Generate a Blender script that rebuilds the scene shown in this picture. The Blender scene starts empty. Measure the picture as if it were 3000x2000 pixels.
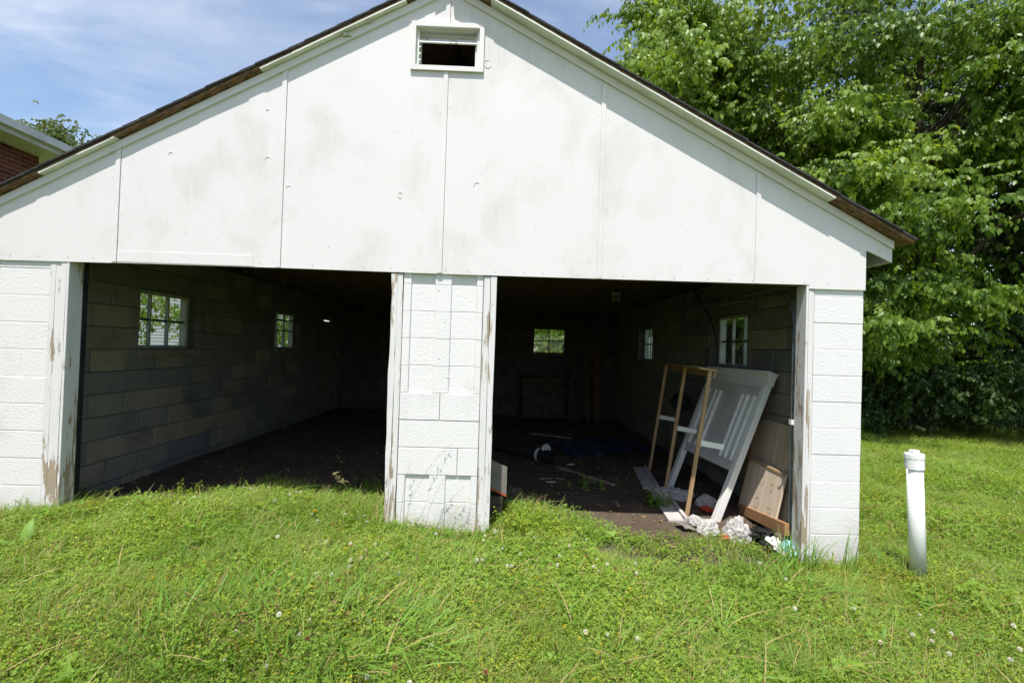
import bpy, bmesh, math, random
import numpy as np
from mathutils import Vector, Matrix, Euler

# ------------------------------------------------------------------ camera, world, sun, exposure
scene = bpy.context.scene
COL = scene.collection
R = math.radians
rnd = random.Random(7)

cam_d = bpy.data.cameras.new("camera")
cam = bpy.data.objects.new("camera", cam_d)
COL.objects.link(cam)
scene.camera = cam
YAW, PITCH, ROLL, FPX = 0.0190, 0.0165, 0.0314, 1412.7
fwd = Vector((math.sin(YAW) * math.cos(PITCH), math.cos(YAW) * math.cos(PITCH), math.sin(PITCH)))
rgt = Vector((math.cos(YAW), -math.sin(YAW), 0))
upv = rgt.cross(fwd)
r2 = math.cos(ROLL) * rgt + math.sin(ROLL) * upv
u2 = -math.sin(ROLL) * rgt + math.cos(ROLL) * upv
cam.matrix_world = Matrix(((r2.x, u2.x, -fwd.x, 0.4807), (r2.y, u2.y, -fwd.y, -3.6876), (r2.z, u2.z, -fwd.z, 1.5335), (0, 0, 0, 1)))
cam_d.sensor_width = 36.0
cam_d.lens = 36.0 * FPX / 3000.0
cam_d.clip_start = 0.05
cam_d.clip_end = 1000.0

SUN_EL, SUN_AZ = R(66.7), R(15.0)           # azimuth: degrees to the left of straight behind the camera
world = bpy.data.worlds.new("World")
scene.world = world
world.use_nodes = True
wn, wl = world.node_tree.nodes, world.node_tree.links
wn.clear()
w_out = wn.new("ShaderNodeOutputWorld")
w_bg = wn.new("ShaderNodeBackground")
w_bg.inputs["Strength"].default_value = 0.15
sky = wn.new("ShaderNodeTexSky")
sky.sky_type = 'NISHITA'
sky.sun_disc = False
sky.sun_elevation = SUN_EL
sky.sun_rotation = R(180) + SUN_AZ
sky.altitude = 200
sky.air_density = 1.1
sky.dust_density = 1.0
sky.ozone_density = 1.6
# thin cirrus: noise on the sky direction projected onto a flat cloud layer
tc = wn.new("ShaderNodeTexCoord")
sep = wn.new("ShaderNodeSeparateXYZ")
wl.new(tc.outputs["Generated"], sep.inputs[0])
def wmath(op, a, b=None, clamp=False):
    n = wn.new("ShaderNodeMath"); n.operation = op; n.use_clamp = clamp
    for i, v in enumerate((a, b)):
        if v is None: continue
        if isinstance(v, (int, float)): n.inputs[i].default_value = v
        else: wl.new(v, n.inputs[i])
    return n.outputs[0]
zz = wmath('MAXIMUM', sep.outputs[2], 0.06)
zz = wmath('ADD', zz, 0.18)
comb = wn.new("ShaderNodeCombineXYZ")
wl.new(wmath('DIVIDE', sep.outputs[0], zz), comb.inputs[0])
wl.new(wmath('DIVIDE', sep.outputs[1], zz), comb.inputs[1])
def wnoise(rot, scl, detail, dist, loc=(0, 0, 0)):
    m = wn.new("ShaderNodeMapping"); m.inputs["Rotation"].default_value = (0, 0, rot); m.inputs["Scale"].default_value = scl; m.inputs["Location"].default_value = loc
    wl.new(comb.outputs[0], m.inputs[0])
    n = wn.new("ShaderNodeTexNoise"); n.inputs["Scale"].default_value = 1.0; n.inputs["Detail"].default_value = detail
    n.inputs["Roughness"].default_value = 0.58; n.inputs["Distortion"].default_value = dist
    wl.new(m.outputs[0], n.inputs["Vector"])
    return n.outputs["Fac"]
def wramp(fac, a, b):
    n = wn.new("ShaderNodeMapRange"); n.inputs[1].default_value = a; n.inputs[2].default_value = b; n.interpolation_type = 'SMOOTHSTEP'
    wl.new(fac, n.inputs[0]); return n.outputs[0]
c1 = wramp(wnoise(R(-38), (0.5, 1.9, 1), 7, 0.4, (1.3, 0.2, 0)), 0.34, 0.82)
c2 = wramp(wnoise(R(-20), (1.3, 2.0, 1), 8, 0.6, (4.1, 2.2, 0)), 0.44, 0.86)
cl = wmath('ADD', wmath('MULTIPLY', c1, 0.5), wmath('MULTIPLY', c2, 0.65), clamp=True)
w_mix = wn.new("ShaderNodeMix"); w_mix.data_type = 'RGBA'
wl.new(cl, w_mix.inputs["Factor"])
wl.new(sky.outputs[0], w_mix.inputs["A"])
w_mix.inputs["B"].default_value = (5.9, 6.05, 6.3, 1)
wl.new(w_mix.outputs["Result"], w_bg.inputs["Color"])
wl.new(w_bg.outputs[0], w_out.inputs["Surface"])

sun_d = bpy.data.lights.new("sun", 'SUN')
sun_d.energy = 5.0
sun_d.angle = R(0.53)
sun_d.color = (1.0, 0.965, 0.90)
sun = bpy.data.objects.new("sun", sun_d)
COL.objects.link(sun)
sdir = Vector((-math.sin(SUN_AZ) * math.cos(SUN_EL), -math.cos(SUN_AZ) * math.cos(SUN_EL), math.sin(SUN_EL)))
sun.rotation_euler = sdir.to_track_quat('Z', 'Y').to_euler()
sun.location = (-4, -12, 20)

vs = scene.view_settings
vs.view_transform = 'Standard'; vs.look = 'None'; vs.gamma = 1.0; vs.use_curve_mapping = False
vs.exposure = 0.39
scene.cycles.max_bounces = 6
scene.cycles.diffuse_bounces = 3
scene.cycles.transparent_max_bounces = 16
scene.cycles.use_denoising = True
scene.cycles.use_adaptive_sampling = True
scene.cycles.adaptive_threshold = 0.025

# ------------------------------------------------------------------ materials
MATS = {}
class NT:
    """small node-tree helper"""
    def __init__(s, name):
        s.m = bpy.data.materials.new(name); s.m.use_nodes = True
        s.n, s.l = s.m.node_tree.nodes, s.m.node_tree.links
        s.bsdf = s.n["Principled BSDF"]; s.out = s.n["Material Output"]
        s.tc = s.n.new("ShaderNodeTexCoord")
        MATS[name] = s.m
    def inp(s, sock, v):
        if v is None: return
        if hasattr(v, "is_linked") or isinstance(v, bpy.types.NodeSocket): s.l.new(v, sock)
        elif isinstance(v, (tuple, list)) and len(v) == 3 and sock.type == 'RGBA': sock.default_value = (*v, 1)
        else: sock.default_value = v
    def mapping(s, scl=(1, 1, 1), loc=(0, 0, 0), src="Object", rot=(0, 0, 0)):
        m = s.n.new("ShaderNodeMapping"); m.inputs["Scale"].default_value = scl; m.inputs["Location"].default_value = loc; m.inputs["Rotation"].default_value = rot
        s.l.new(s.tc.outputs[src] if isinstance(src, str) else src, m.inputs[0]); return m.outputs[0]
    def noise(s, vec, scale, detail=4, rough=0.55, dist=0.0):
        n = s.n.new("ShaderNodeTexNoise"); n.inputs["Scale"].default_value = scale; n.inputs["Detail"].default_value = detail
        n.inputs["Roughness"].default_value = rough; n.inputs["Distortion"].default_value = dist
        s.l.new(vec, n.inputs["Vector"]); return n.outputs["Fac"]
    def ramp(s, fac, a, b, lo=0.0, hi=1.0):
        n = s.n.new("ShaderNodeMapRange"); n.interpolation_type = 'SMOOTHSTEP'
        for i, v in enumerate((a, b, lo, hi)): n.inputs[i + 1].default_value = v
        s.l.new(fac, n.inputs[0]); return n.outputs[0]
    def math(s, op, a, b=0.0, clamp=False):
        n = s.n.new("ShaderNodeMath"); n.operation = op; n.use_clamp = clamp
        s.inp(n.inputs[0], a); s.inp(n.inputs[1], b); return n.outputs[0]
    def mix(s, fac, a, b, mode='MIX'):
        n = s.n.new("ShaderNodeMix"); n.data_type = 'RGBA'; n.blend_type = mode
        s.inp(n.inputs["Factor"], fac); s.inp(n.inputs["A"], a); s.inp(n.inputs["B"], b); return n.outputs["Result"]
    def bump(s, h, strength=0.3, dist=0.01, normal=None):
        n = s.n.new("ShaderNodeBump"); n.inputs["Strength"].default_value = strength; n.inputs["Distance"].default_value = dist
        s.l.new(h, n.inputs["Height"])
        if normal: s.l.new(normal, n.inputs["Normal"])
        s.l.new(n.outputs[0], s.bsdf.inputs["Normal"]); return n.outputs[0]
    def attr(s, name):
        n = s.n.new("ShaderNodeAttribute"); n.attribute_name = name; return n.outputs["Fac"]
    def objrand(s):
        return s.n.new("ShaderNodeObjectInfo").outputs["Random"]
    def geo_pos(s):
        return s.n.new("ShaderNodeNewGeometry").outputs["Position"]
    def sepz(s, v, i=2):
        n = s.n.new("ShaderNodeSeparateXYZ"); s.l.new(v, n.inputs[0]); return n.outputs[i]
    def fin(s, col=None, rough=None, spec=None, metal=None):
        s.inp(s.bsdf.inputs["Base Color"], col); s.inp(s.bsdf.inputs["Roughness"], rough)
        s.inp(s.bsdf.inputs["Specular IOR Level"], spec); s.inp(s.bsdf.inputs["Metallic"], metal)
        return s.m

def plain(name, col, rough=0.6, spec=0.4, metal=0.0, var=0.12, nscale=9.0, bump=0.15):
    t = NT(name); v = t.mapping()
    n = t.noise(v, nscale, 5)
    c = t.mix(t.ramp(n, 0.3, 0.75), tuple(x * (1 - var) for x in col), tuple(min(1, x * (1 + var)) for x in col))
    if bump: t.bump(t.noise(v, nscale * 9, 4), bump, 0.004)
    return t.fin(c, rough, spec, metal)

# painted plywood of the gable: faint mildew clouds, vertical grain checks
t = NT("gable_paint"); P = t.geo_pos()
cloud = t.noise(t.mapping((1.0, 1, 0.85), (3.1, 0, 1.7), P), 1.7, 6, 0.62, 0.4)
patch = t.ramp(cloud, 0.46, 0.70)
grain = t.noise(t.mapping((55, 1, 2.2), (0, 0, 0), P), 1.0, 6, 0.7)
fine = t.noise(t.mapping((160, 1, 6), (0, 0, 0), P), 1.0, 3, 0.6)
dirt = t.math('MULTIPLY', patch, t.ramp(grain, 0.35, 0.75, 0.45, 1.0))
crack = t.math('MULTIPLY', t.ramp(fine, 0.60, 0.74), t.ramp(cloud, 0.46, 0.62))
c = t.mix(t.math('MULTIPLY', dirt, 0.40), (0.71, 0.68, 0.685), (0.36, 0.335, 0.29))
c = t.mix(t.math('MULTIPLY', crack, 0.42), c, (0.30, 0.26, 0.20))
# sprinkling of dark mildew specks
sp = t.noise(t.mapping((14, 1, 9), (0, 0, 0), P), 1.0, 2)
c = t.mix(t.ramp(sp, 0.71, 0.80, 0, 0.18), c, (0.25, 0.23, 0.19))
t.bump(grain, 0.12, 0.004)
t.fin(c, 0.55, 0.35)

t = NT("trim_paint"); P = t.geo_pos()
n = t.noise(t.mapping((6, 6, 1.2), (0, 0, 0), P), 1.2, 5)
c = t.mix(t.ramp(n, 0.55, 0.8, 0, 0.25), (0.695, 0.665, 0.665), (0.46, 0.45, 0.39))
t.bump(t.noise(t.mapping((60, 60, 4), (0, 0, 0), P), 1.0, 4), 0.1, 0.003)
t.fin(c, 0.5, 0.4)

# soffit: white with green-grey mildew
t = NT("soffit_paint"); P = t.geo_pos()
n = t.noise(t.mapping((3, 8, 3), (0, 0, 0), P), 1.5, 6)
c = t.mix(t.ramp(n, 0.42, 0.75, 0, 0.6), (0.74, 0.75, 0.70), (0.40, 0.41, 0.33))
t.fin(c, 0.6, 0.3)

# peeling painted trim boards
t = NT("peeling_paint"); P = t.geo_pos()
z = t.sepz(P)
m1 = t.noise(t.mapping((26, 26, 3.2), (0, 0, 0), P), 1.0, 6, 0.68, 0.5)
m2 = t.noise(t.mapping((5, 5, 1.3), (4, 0, 0), P), 1.0, 3)
low = t.ramp(z, 0.1, 1.3, 0.075, 0.0)
msk = t.math('ADD', t.math('ADD', m1, t.math('MULTIPLY', m2, 0.6)), low)
pe = t.ramp(msk, 0.895, 0.925)
wood = t.mix(t.noise(t.mapping((70, 70, 3), (0, 0, 0), P), 1.0, 5), (0.26, 0.19, 0.13), (0.46, 0.38, 0.30))
paint = t.mix(t.ramp(m1, 0.35, 0.65, 0, 0.5), (0.695, 0.665, 0.675), (0.60, 0.60, 0.575))
t.bump(t.math('SUBTRACT', m1, t.math('MULTIPLY', pe, 0.35)), 0.55, 0.006)
t.fin(t.mix(pe, paint, wood), 0.65, 0.3)

# white painted block
t = NT("painted_block"); P = t.geo_pos()
n = t.noise(t.mapping((2.2, 2.2, 1.6), (1, 0, 0), P), 1.4, 5)
grime = t.math('MULTIPLY', t.ramp(n, 0.55, 0.78), 0.3)
base_c = t.math('MULTIPLY', t.ramp(t.math('ADD', t.sepz(P), t.math('MULTIPLY', n, -0.5)), -0.22, 0.16, 1.0, 0.0), 0.35)
c = t.mix(grime, (0.735, 0.71, 0.715), (0.42, 0.40, 0.385))
c = t.mix(base_c, c, (0.30, 0.26, 0.20))
pit = t.noise(t.mapping((1, 1, 1), (0, 0, 0), P), 190, 3)
big = t.noise(t.mapping((1, 1, 1.6), (0, 0, 0), P), 38, 5)
t.bump(t.math('ADD', t.math('MULTIPLY', pit, 1.0), t.math('MULTIPLY', big, 1.5)), 0.32, 0.006)
t.fin(c, 0.6, 0.3)

t = NT("painted_mortar"); P = t.geo_pos()
t.bump(t.noise(t.mapping((1, 1, 1), (0, 0, 0), P), 60, 5), 0.5, 0.006)
t.fin((0.68, 0.665, 0.66), 0.7, 0.3)

# bare interior block: grey to tan, each block its own tone
t = NT("bare_block"); P = t.geo_pos()
rr = t.objrand()
c = t.mix(t.ramp(rr, 0.45, 0.95), (0.19, 0.19, 0.18), (0.29, 0.26, 0.20))
st = t.noise(t.mapping((1, 1, 1), (0, 0, 0), P), 3.2, 6, 0.7, 0.4)
c = t.mix(t.ramp(st, 0.45, 0.75, 0, 0.5), c, (0.07, 0.065, 0.06))
c = t.mix(t.ramp(t.sepz(P), 0.15, 0.75, 0.0, 0.0), c, (0.1, 0.1, 0.1))
t.bump(t.noise(t.mapping((1, 1, 1), (0, 0, 0), P), 120, 4), 0.5, 0.006)
t.fin(c, 0.9, 0.1)
plain("bare_mortar", (0.085, 0.08, 0.072), 0.95, 0.1, nscale=14, bump=0.5)

t = NT("old_wood"); v = t.mapping((1, 1, 1)); P = t.geo_pos()
n = t.noise(t.mapping((3, 3, 30), (0, 0, 0), P), 1.0, 5)
c = t.mix(n, (0.06, 0.040, 0.026), (0.15, 0.095, 0.06)); t.fin(c, 0.85, 0.2)

def woodmat(name, a, b, scl=(40, 40, 2.5), rough=0.6, bump=0.15):
    t = NT(name); v = t.mapping(scl)
    n = t.noise(v, 1.0, 6, 0.65, 0.8)
    t.bump(n, bump, 0.003)
    return t.fin(t.mix(t.ramp(n, 0.3, 0.7), a, b), rough, 0.3)
woodmat("raw_pine", (0.31, 0.19, 0.095), (0.45, 0.30, 0.165))
woodmat("plank_brown", (0.26, 0.135, 0.06), (0.42, 0.24, 0.12), (30, 2.0, 30))
woodmat("ply_brown", (0.42, 0.33, 0.24), (0.54, 0.44, 0.335), (2, 24, 1.6))
woodmat("ply_pale", (0.58, 0.46, 0.34), (0.70, 0.58, 0.46), (2, 16, 1.6))
woodmat("deck_wood", (0.10, 0.055, 0.03), (0.27, 0.155, 0.085), (16, 40, 16), 0.85, 0.5)
woodmat("grey_board", (0.16, 0.13, 0.10), (0.30, 0.26, 0.21), (14, 3, 14), 0.85)
plain("white_gloss", (0.80, 0.79, 0.76), 0.42, 0.45, var=0.06, nscale=3, bump=0.05)
plain("white_dusty", (0.50, 0.46, 0.44), 0.7, 0.3, var=0.18, nscale=7)
plain("grey_panel", (0.64, 0.63, 0.605), 0.5, 0.4, var=0.08, nscale=4, bump=0.05)
t = NT("pvc"); P = t.geo_pos()
n = t.noise(t.mapping((6, 6, 3), (0, 0, 0), P), 2.0, 5)
c = t.mix(t.ramp(n, 0.55, 0.75, 0, 0.25), (0.78, 0.79, 0.78), (0.60, 0.59, 0.53))
c = t.mix(t.ramp(t.math('ADD', t.sepz(P), t.math('MULTIPLY', n, -0.3)), -0.15, 0.05, 0.5, 0.0), c, (0.33, 0.29, 0.22))
t.fin(c, 0.38, 0.5)
plain("galvanised", (0.34, 0.36, 0.38), 0.42, 0.5, 0.75, var=0.25, nscale=14)
plain("dark_metal", (0.05, 0.055, 0.06), 0.5, 0.5, 0.5, var=0.3)
plain("black_plastic", (0.016, 0.016, 0.017), 0.75, 0.2, var=0.2)
plain("blue_tarp", (0.006, 0.03, 0.075), 0.5, 0.4, var=0.3)
plain("red_plastic", (0.45, 0.06, 0.03), 0.5, 0.4)
plain("litter_white", (0.62, 0.60, 0.57), 0.7, 0.3, var=0.2)
plain("litter_teal", (0.25, 0.52, 0.52), 0.6, 0.3, var=0.35, nscale=20)
plain("card", (0.20, 0.185, 0.165), 0.8, 0.2, var=0.12)
plain("orange_edge", (0.45, 0.10, 0.03), 0.6, 0.3)
plain("amber_glass", (0.5, 0.36, 0.05), 0.25, 0.5)
plain("porcelain", (0.3, 0.3, 0.29), 0.25, 0.5)
plain("gutter_white", (0.60, 0.61, 0.60), 0.4, 0.4, var=0.12, nscale=3)
plain("siding", (0.52, 0.52, 0.55), 0.6, 0.3, var=0.05, nscale=2)
plain("teal_trim", (0.10, 0.45, 0.42), 0.5, 0.4)
plain("rock", (0.38, 0.26, 0.17), 0.9, 0.2, var=0.3, nscale=12, bump=0.5)
plain("bark", (0.10, 0.082, 0.062), 0.95, 0.1, var=0.45, nscale=14, bump=0.9)
plain("wasp_web", (0.55, 0.55, 0.5), 0.9, 0.1)
plain("knot_paint", (0.64, 0.64, 0.61), 0.6, 0.3, var=0.1)

t = NT("shingle"); P = t.geo_pos()
n = t.noise(t.mapping((1, 1, 1), (0, 0, 0), P), 160, 3)
t.bump(n, 0.6, 0.005)
t.fin(t.mix(t.ramp(n, 0.35, 0.7), (0.030, 0.030, 0.032), (0.085, 0.082, 0.08)), 0.95, 0.15)

t = NT("brick"); rr = t.objrand(); P = t.geo_pos()
c = t.mix(rr, (0.115, 0.030, 0.022), (0.23, 0.070, 0.048))
n = t.noise(t.mapping((1, 1, 1), (0, 0, 0), P), 30, 5)
c = t.mix(t.ramp(n, 0.45, 0.75, 0, 0.6), c, (0.07, 0.035, 0.03))
t.bump(t.noise(t.mapping((1, 1, 1), (0, 0, 0), P), 120, 3), 0.4, 0.004); t.fin(c, 0.9, 0.15)
plain("brick_mortar", (0.36, 0.32, 0.29), 0.95, 0.1, nscale=20, bump=0.4)

# ground: damp dirt where bare, dark thatch under the lawn
t = NT("ground"); P = t.geo_pos()
b = t.attr("bare")
n1 = t.noise(t.mapping((1, 1, 1), (0, 0, 0), P), 2.6, 6, 0.65)
n2 = t.noise(t.mapping((1, 1, 1), (0, 0, 0), P), 38, 5, 0.7)
soil = t.mix(n1, (0.055, 0.043, 0.034), (0.19, 0.145, 0.105))
soil = t.mix(t.ramp(n2, 0.55, 0.75, 0, 0.6), soil, (0.26, 0.18, 0.115))
thatch = t.mix(n2, (0.07, 0.11, 0.02), (0.17, 0.20, 0.05))
thatch = t.mix(t.ramp(n1, 0.6, 0.8, 0, 0.5), thatch, (0.13, 0.10, 0.045))
t.bump(t.math('ADD', n2, n1), 0.9, 0.03)
t.fin(t.mix(b, thatch, soil), 1.0, 0.05)

def leafmat(name, dark, light, trans=0.38, rough=0.5, spec=0.3, tcol=None):
    t = NT(name)
    a = t.attr("tint"); o = t.objrand()
    f = t.math('ADD', t.math('MULTIPLY', a, 0.6), t.math('MULTIPLY', o, 0.4))
    pn = t.noise(t.mapping((1, 1, 1), (0, 0, 0), t.geo_pos()), 1.1, 3)
    f = t.math('ADD', f, t.math('MULTIPLY', t.math('SUBTRACT', pn, 0.5), 0.9), clamp=True)
    c = t.mix(f, dark, light)
    t.fin(c, rough, spec)
    tr = t.n.new("ShaderNodeBsdfTranslucent")
    t.inp(tr.inputs["Color"], t.mix(1.0, c, tcol or (1.5, 1.35, 0.5), 'MULTIPLY'))
    ms = t.n.new("ShaderNodeMixShader"); ms.inputs[0].default_value = trans
    t.l.new(t.bsdf.outputs[0], ms.inputs[1]); t.l.new(tr.outputs[0], ms.inputs[2]); t.l.new(ms.outputs[0], t.out.inputs[0])
    return t.m
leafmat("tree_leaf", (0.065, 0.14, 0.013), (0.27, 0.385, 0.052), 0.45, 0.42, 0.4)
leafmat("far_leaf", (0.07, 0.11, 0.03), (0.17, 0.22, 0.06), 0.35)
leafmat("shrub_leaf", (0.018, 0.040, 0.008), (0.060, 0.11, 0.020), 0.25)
leafmat("clover_leaf", (0.11, 0.22, 0.02), (0.26, 0.41, 0.055), 0.38)
leafmat("weed_leaf", (0.17, 0.255, 0.02), (0.36, 0.45, 0.055), 0.38)
leafmat("grass_blade", (0.15, 0.24, 0.035), (0.32, 0.44, 0.095), 0.32)
leafmat("tall_blade", (0.10, 0.22, 0.025), (0.22, 0.37, 0.065), 0.35)
leafmat("dry_blade", (0.30, 0.22, 0.09), (0.45, 0.36, 0.17), 0.25)
leafmat("seed_head", (0.26, 0.27, 0.10), (0.42, 0.40, 0.20), 0.25)
leafmat("red_bud", (0.16, 0.07, 0.035), (0.28, 0.14, 0.06), 0.2)
leafmat("dead_leaf", (0.05, 0.03, 0.02), (0.20, 0.12, 0.07), 0.1)
leafmat("white_petal", (0.62, 0.58, 0.46), (0.85, 0.82, 0.74), 0.25, tcol=(1, 1, 1))
leafmat("yellow_petal", (0.62, 0.36, 0.01), (0.80, 0.55, 0.02), 0.2, tcol=(1, 1, 1))

# glass: clear pane with a dusty reflection, lets daylight in
t = NT("pane_glass")
tr = t.n.new("ShaderNodeBsdfTransparent"); tr.inputs[0].default_value = (0.90, 0.93, 0.91, 1)
gl = t.n.new("ShaderNodeBsdfGlossy"); gl.inputs["Roughness"].default_value = 0.08
fr0 = t.n.new("ShaderNodeLayerWeight"); frp = t.math('POWER', fr0.outputs["Facing"], 4.0); frv = t.math('ADD', t.math('MULTIPLY', frp, 0.6), 0.03)
ms = t.n.new("ShaderNodeMixShader"); t.l.new(frv, ms.inputs[0]); t.l.new(tr.outputs[0], ms.inputs[1]); t.l.new(gl.outputs[0], ms.inputs[2])
df = t.n.new("ShaderNodeBsdfDiffuse"); df.inputs[0].default_value = (0.5, 0.5, 0.45, 1)
ms2 = t.n.new("ShaderNodeMixShader"); ms2.inputs[0].default_value = 0.06
t.l.new(ms.outputs[0], ms2.inputs[1]); t.l.new(df.outputs[0], ms2.inputs[2]); t.l.new(ms2.outputs[0], t.out.inputs[0])

# clear plastic film: thin, milky, shiny
t = NT("plastic_film"); v = t.mapping()
tr = t.n.new("ShaderNodeBsdfTransparent"); tr.inputs[0].default_value = (0.93, 0.92, 0.92, 1)
t.fin((0.88, 0.85, 0.84), 0.16, 0.7)
bm_ = t.bump(t.noise(v, 7, 3, 0.5, 2.0), 0.25, 0.05)
tl = t.n.new("ShaderNodeBsdfTranslucent"); tl.inputs[0].default_value = (0.88, 0.86, 0.85, 1); t.l.new(bm_, tl.inputs["Normal"])
ma = t.n.new("ShaderNodeMixShader"); ma.inputs[0].default_value = 0.45
t.l.new(t.bsdf.outputs[0], ma.inputs[1]); t.l.new(tl.outputs[0], ma.inputs[2])
ms = t.n.new("ShaderNodeMixShader"); ms.inputs[0].default_value = 0.74
t.l.new(tr.outputs[0], ms.inputs[1]); t.l.new(ma.outputs[0], ms.inputs[2]); t.l.new(ms.outputs[0], t.out.inputs[0])

plain("window_paint", (0.36, 0.38, 0.35), 0.6, 0.3, var=0.2)
plain("dim_board", (0.07, 0.055, 0.045), 0.85, 0.2, var=0.3)
plain("shaded_block", (0.075, 0.073, 0.068), 0.95, 0.1, var=0.3, nscale=5, bump=0.4)  # rear-wall block, with the unlit bay's darkness put into its colour
M = MATS

# ------------------------------------------------------------------ mesh helpers
class MB:
    def __init__(s): s.v, s.f, s.mi = [], [], []
    def add(s, verts, faces, mi=0):
        o = len(s.v); s.v += [tuple(p) for p in verts]
        s.f += [tuple(i + o for i in f) for f in faces]; s.mi += [mi] * len(faces); return s
    def box(s, x0, x1, y0, y1, z0, z1, mi=0):
        return s.add([(x0, y0, z0), (x1, y0, z0), (x1, y1, z0), (x0, y1, z0), (x0, y0, z1), (x1, y0, z1), (x1, y1, z1), (x0, y1, z1)],
                     [(0, 3, 2, 1), (4, 5, 6, 7), (0, 1, 5, 4), (1, 2, 6, 5), (2, 3, 7, 6), (3, 0, 4, 7)], mi)
    def cbox(s, x0, x1, y0, y1, z0, z1, c=0.003):
        """box with chamfered edges (44 triangles)"""
        X, Y, Z = (x0, x1), (y0, y1), (z0, z1)
        vs, idx = [], {}
        for i in (0, 1):
            for j in (0, 1):
                for k in (0, 1):
                    sx, sy, sz = (1, -1)[i] * c, (1, -1)[j] * c, (1, -1)[k] * c
                    for a, p in enumerate(((X[i], Y[j] + sy, Z[k] + sz), (X[i] + sx, Y[j], Z[k] + sz), (X[i] + sx, Y[j] + sy, Z[k]))):
                        idx[(i, j, k, a)] = len(vs); vs.append(p)
        fs = []
        for a in range(3):
            b, d = (a + 1) % 3, (a + 2) % 3
            for e in (0, 1):
                q = []
                for (m, n) in ((0, 0), (1, 0), (1, 1), (0, 1)):
                    key = [0, 0, 0]; key[a] = e; key[b] = m; key[d] = n
                    q.append(idx[(*key, a)])
                fs.append(tuple(q if e else q[::-1]))
        for a in range(3):                       # edges parallel to axis a
            b, d = (a + 1) % 3, (a + 2) % 3
            for m in (0, 1):
                for n in (0, 1):
                    q = []
                    for e, ax in ((0, b), (1, b), (1, d), (0, d)):
                        key = [0, 0, 0]; key[a] = e; key[b] = m; key[d] = n
                        q.append(idx[(*key, ax)])
                    fs.append(tuple(q if (m ^ n) else q[::-1]))
        for i in (0, 1):
            for j in (0, 1):
                for k in (0, 1):
                    q = [idx[(i, j, k, a)] for a in range(3)]
                    fs.append(tuple(q if (i + j + k) % 2 else q[::-1]))
        return s.add(vs, fs)
    def prism(s, poly, y0, y1, axis='y', mi=0):
        """extrude polygon (a, b) between two values of the axis"""
        n = len(poly)
        if axis == 'y': mk = lambda p, d: (p[0], d, p[1])
        elif axis == 'x': mk = lambda p, d: (d, p[0], p[1])
        else: mk = lambda p, d: (p[0], p[1], d)
        vs = [mk(p, y0) for p in poly] + [mk(p, y1) for p in poly]
        fs = [tuple(range(n)), tuple(range(2 * n - 1, n - 1, -1))] + [(i, i + n, (i + 1) % n + n, (i + 1) % n) for i in range(n)]
        return s.add(vs, fs, mi)
    def tube(s, pts, rads, n=8, cap=True, mi=0):
        pts = [Vector(p) for p in pts]
        if not isinstance(rads, (list, tuple)): rads = [rads] * len(pts)
        rings = []; ref = Vector((0.31, 0.17, 0.93)).normalized()
        vs, fs = [], []
        for i, p in enumerate(pts):
            d = (pts[min(i + 1, len(pts) - 1)] - pts[max(i - 1, 0)]).normalized()
            a = d.cross(ref)
            if a.length < 1e-3: a = d.cross(Vector((1, 0, 0)))
            a.normalize(); b = d.cross(a)
            for k in range(n):
                w = 2 * math.pi * k / n
                vs.append(p + (math.cos(w) * a + math.sin(w) * b) * float(rads[i]))
        for i in range(len(pts) - 1):
            for k in range(n):
                fs.append((i * n + k, i * n + (k + 1) % n, (i + 1) * n + (k + 1) % n, (i + 1) * n + k))
        if cap:
            fs.append(tuple(range(n))[::-1]); fs.append(tuple(range((len(pts) - 1) * n, len(pts) * n)))
        return s.add(vs, fs, mi)
    def lathe(s, prof, n=24, c=(0, 0, 0)):
        vs, fs = [], []
        for (r, z) in prof:
            for k in range(n):
                w = 2 * math.pi * k / n; vs.append((c[0] + r * math.cos(w), c[1] + r * math.sin(w), c[2] + z))
        for i in range(len(prof) - 1):
            for k in range(n):
                fs.append((i * n + k, i * n + (k + 1) % n, (i + 1) * n + (k + 1) % n, (i + 1) * n + k))
        return s.add(vs, fs)
    def mesh(s, name, mats, smooth=False):
        me = bpy.data.meshes.new(name); me.from_pydata(s.v, [], s.f)
        for m in (mats if isinstance(mats, (list, tuple)) else [mats]): me.materials.append(m if not isinstance(m, str) else M[m])
        if any(s.mi): me.polygons.foreach_set("material_index", s.mi)
        bm = bmesh.new(); bm.from_mesh(me); bmesh.ops.recalc_face_normals(bm, faces=bm.faces); bm.to_mesh(me); bm.free()
        if smooth: me.polygons.foreach_set("use_smooth", [True] * len(me.polygons))
        return me
    def build(s, name, mats, parent=None, smooth=False, loc=None, rot=None):
        return link(name, s.mesh(name, mats, smooth), parent, loc, rot)

def link(name, data, parent=None, loc=None, rot=None):
    o = bpy.data.objects.new(name, data); COL.objects.link(o)
    if parent is not None: o.parent = parent
    if loc is not None: o.location = loc
    if rot is not None: o.rotation_euler = rot
    return o
def tag(o, label=None, cat=None, group=None, kind=None):
    if label: o["label"] = label
    if cat: o["category"] = cat
    if group: o["group"] = group
    if kind: o["kind"] = kind
    return o
def empty(name, loc=(0, 0, 0), rot=None, label=None, cat=None, group=None):
    return tag(link(name, None, None, loc, rot), label, cat, group)

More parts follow.
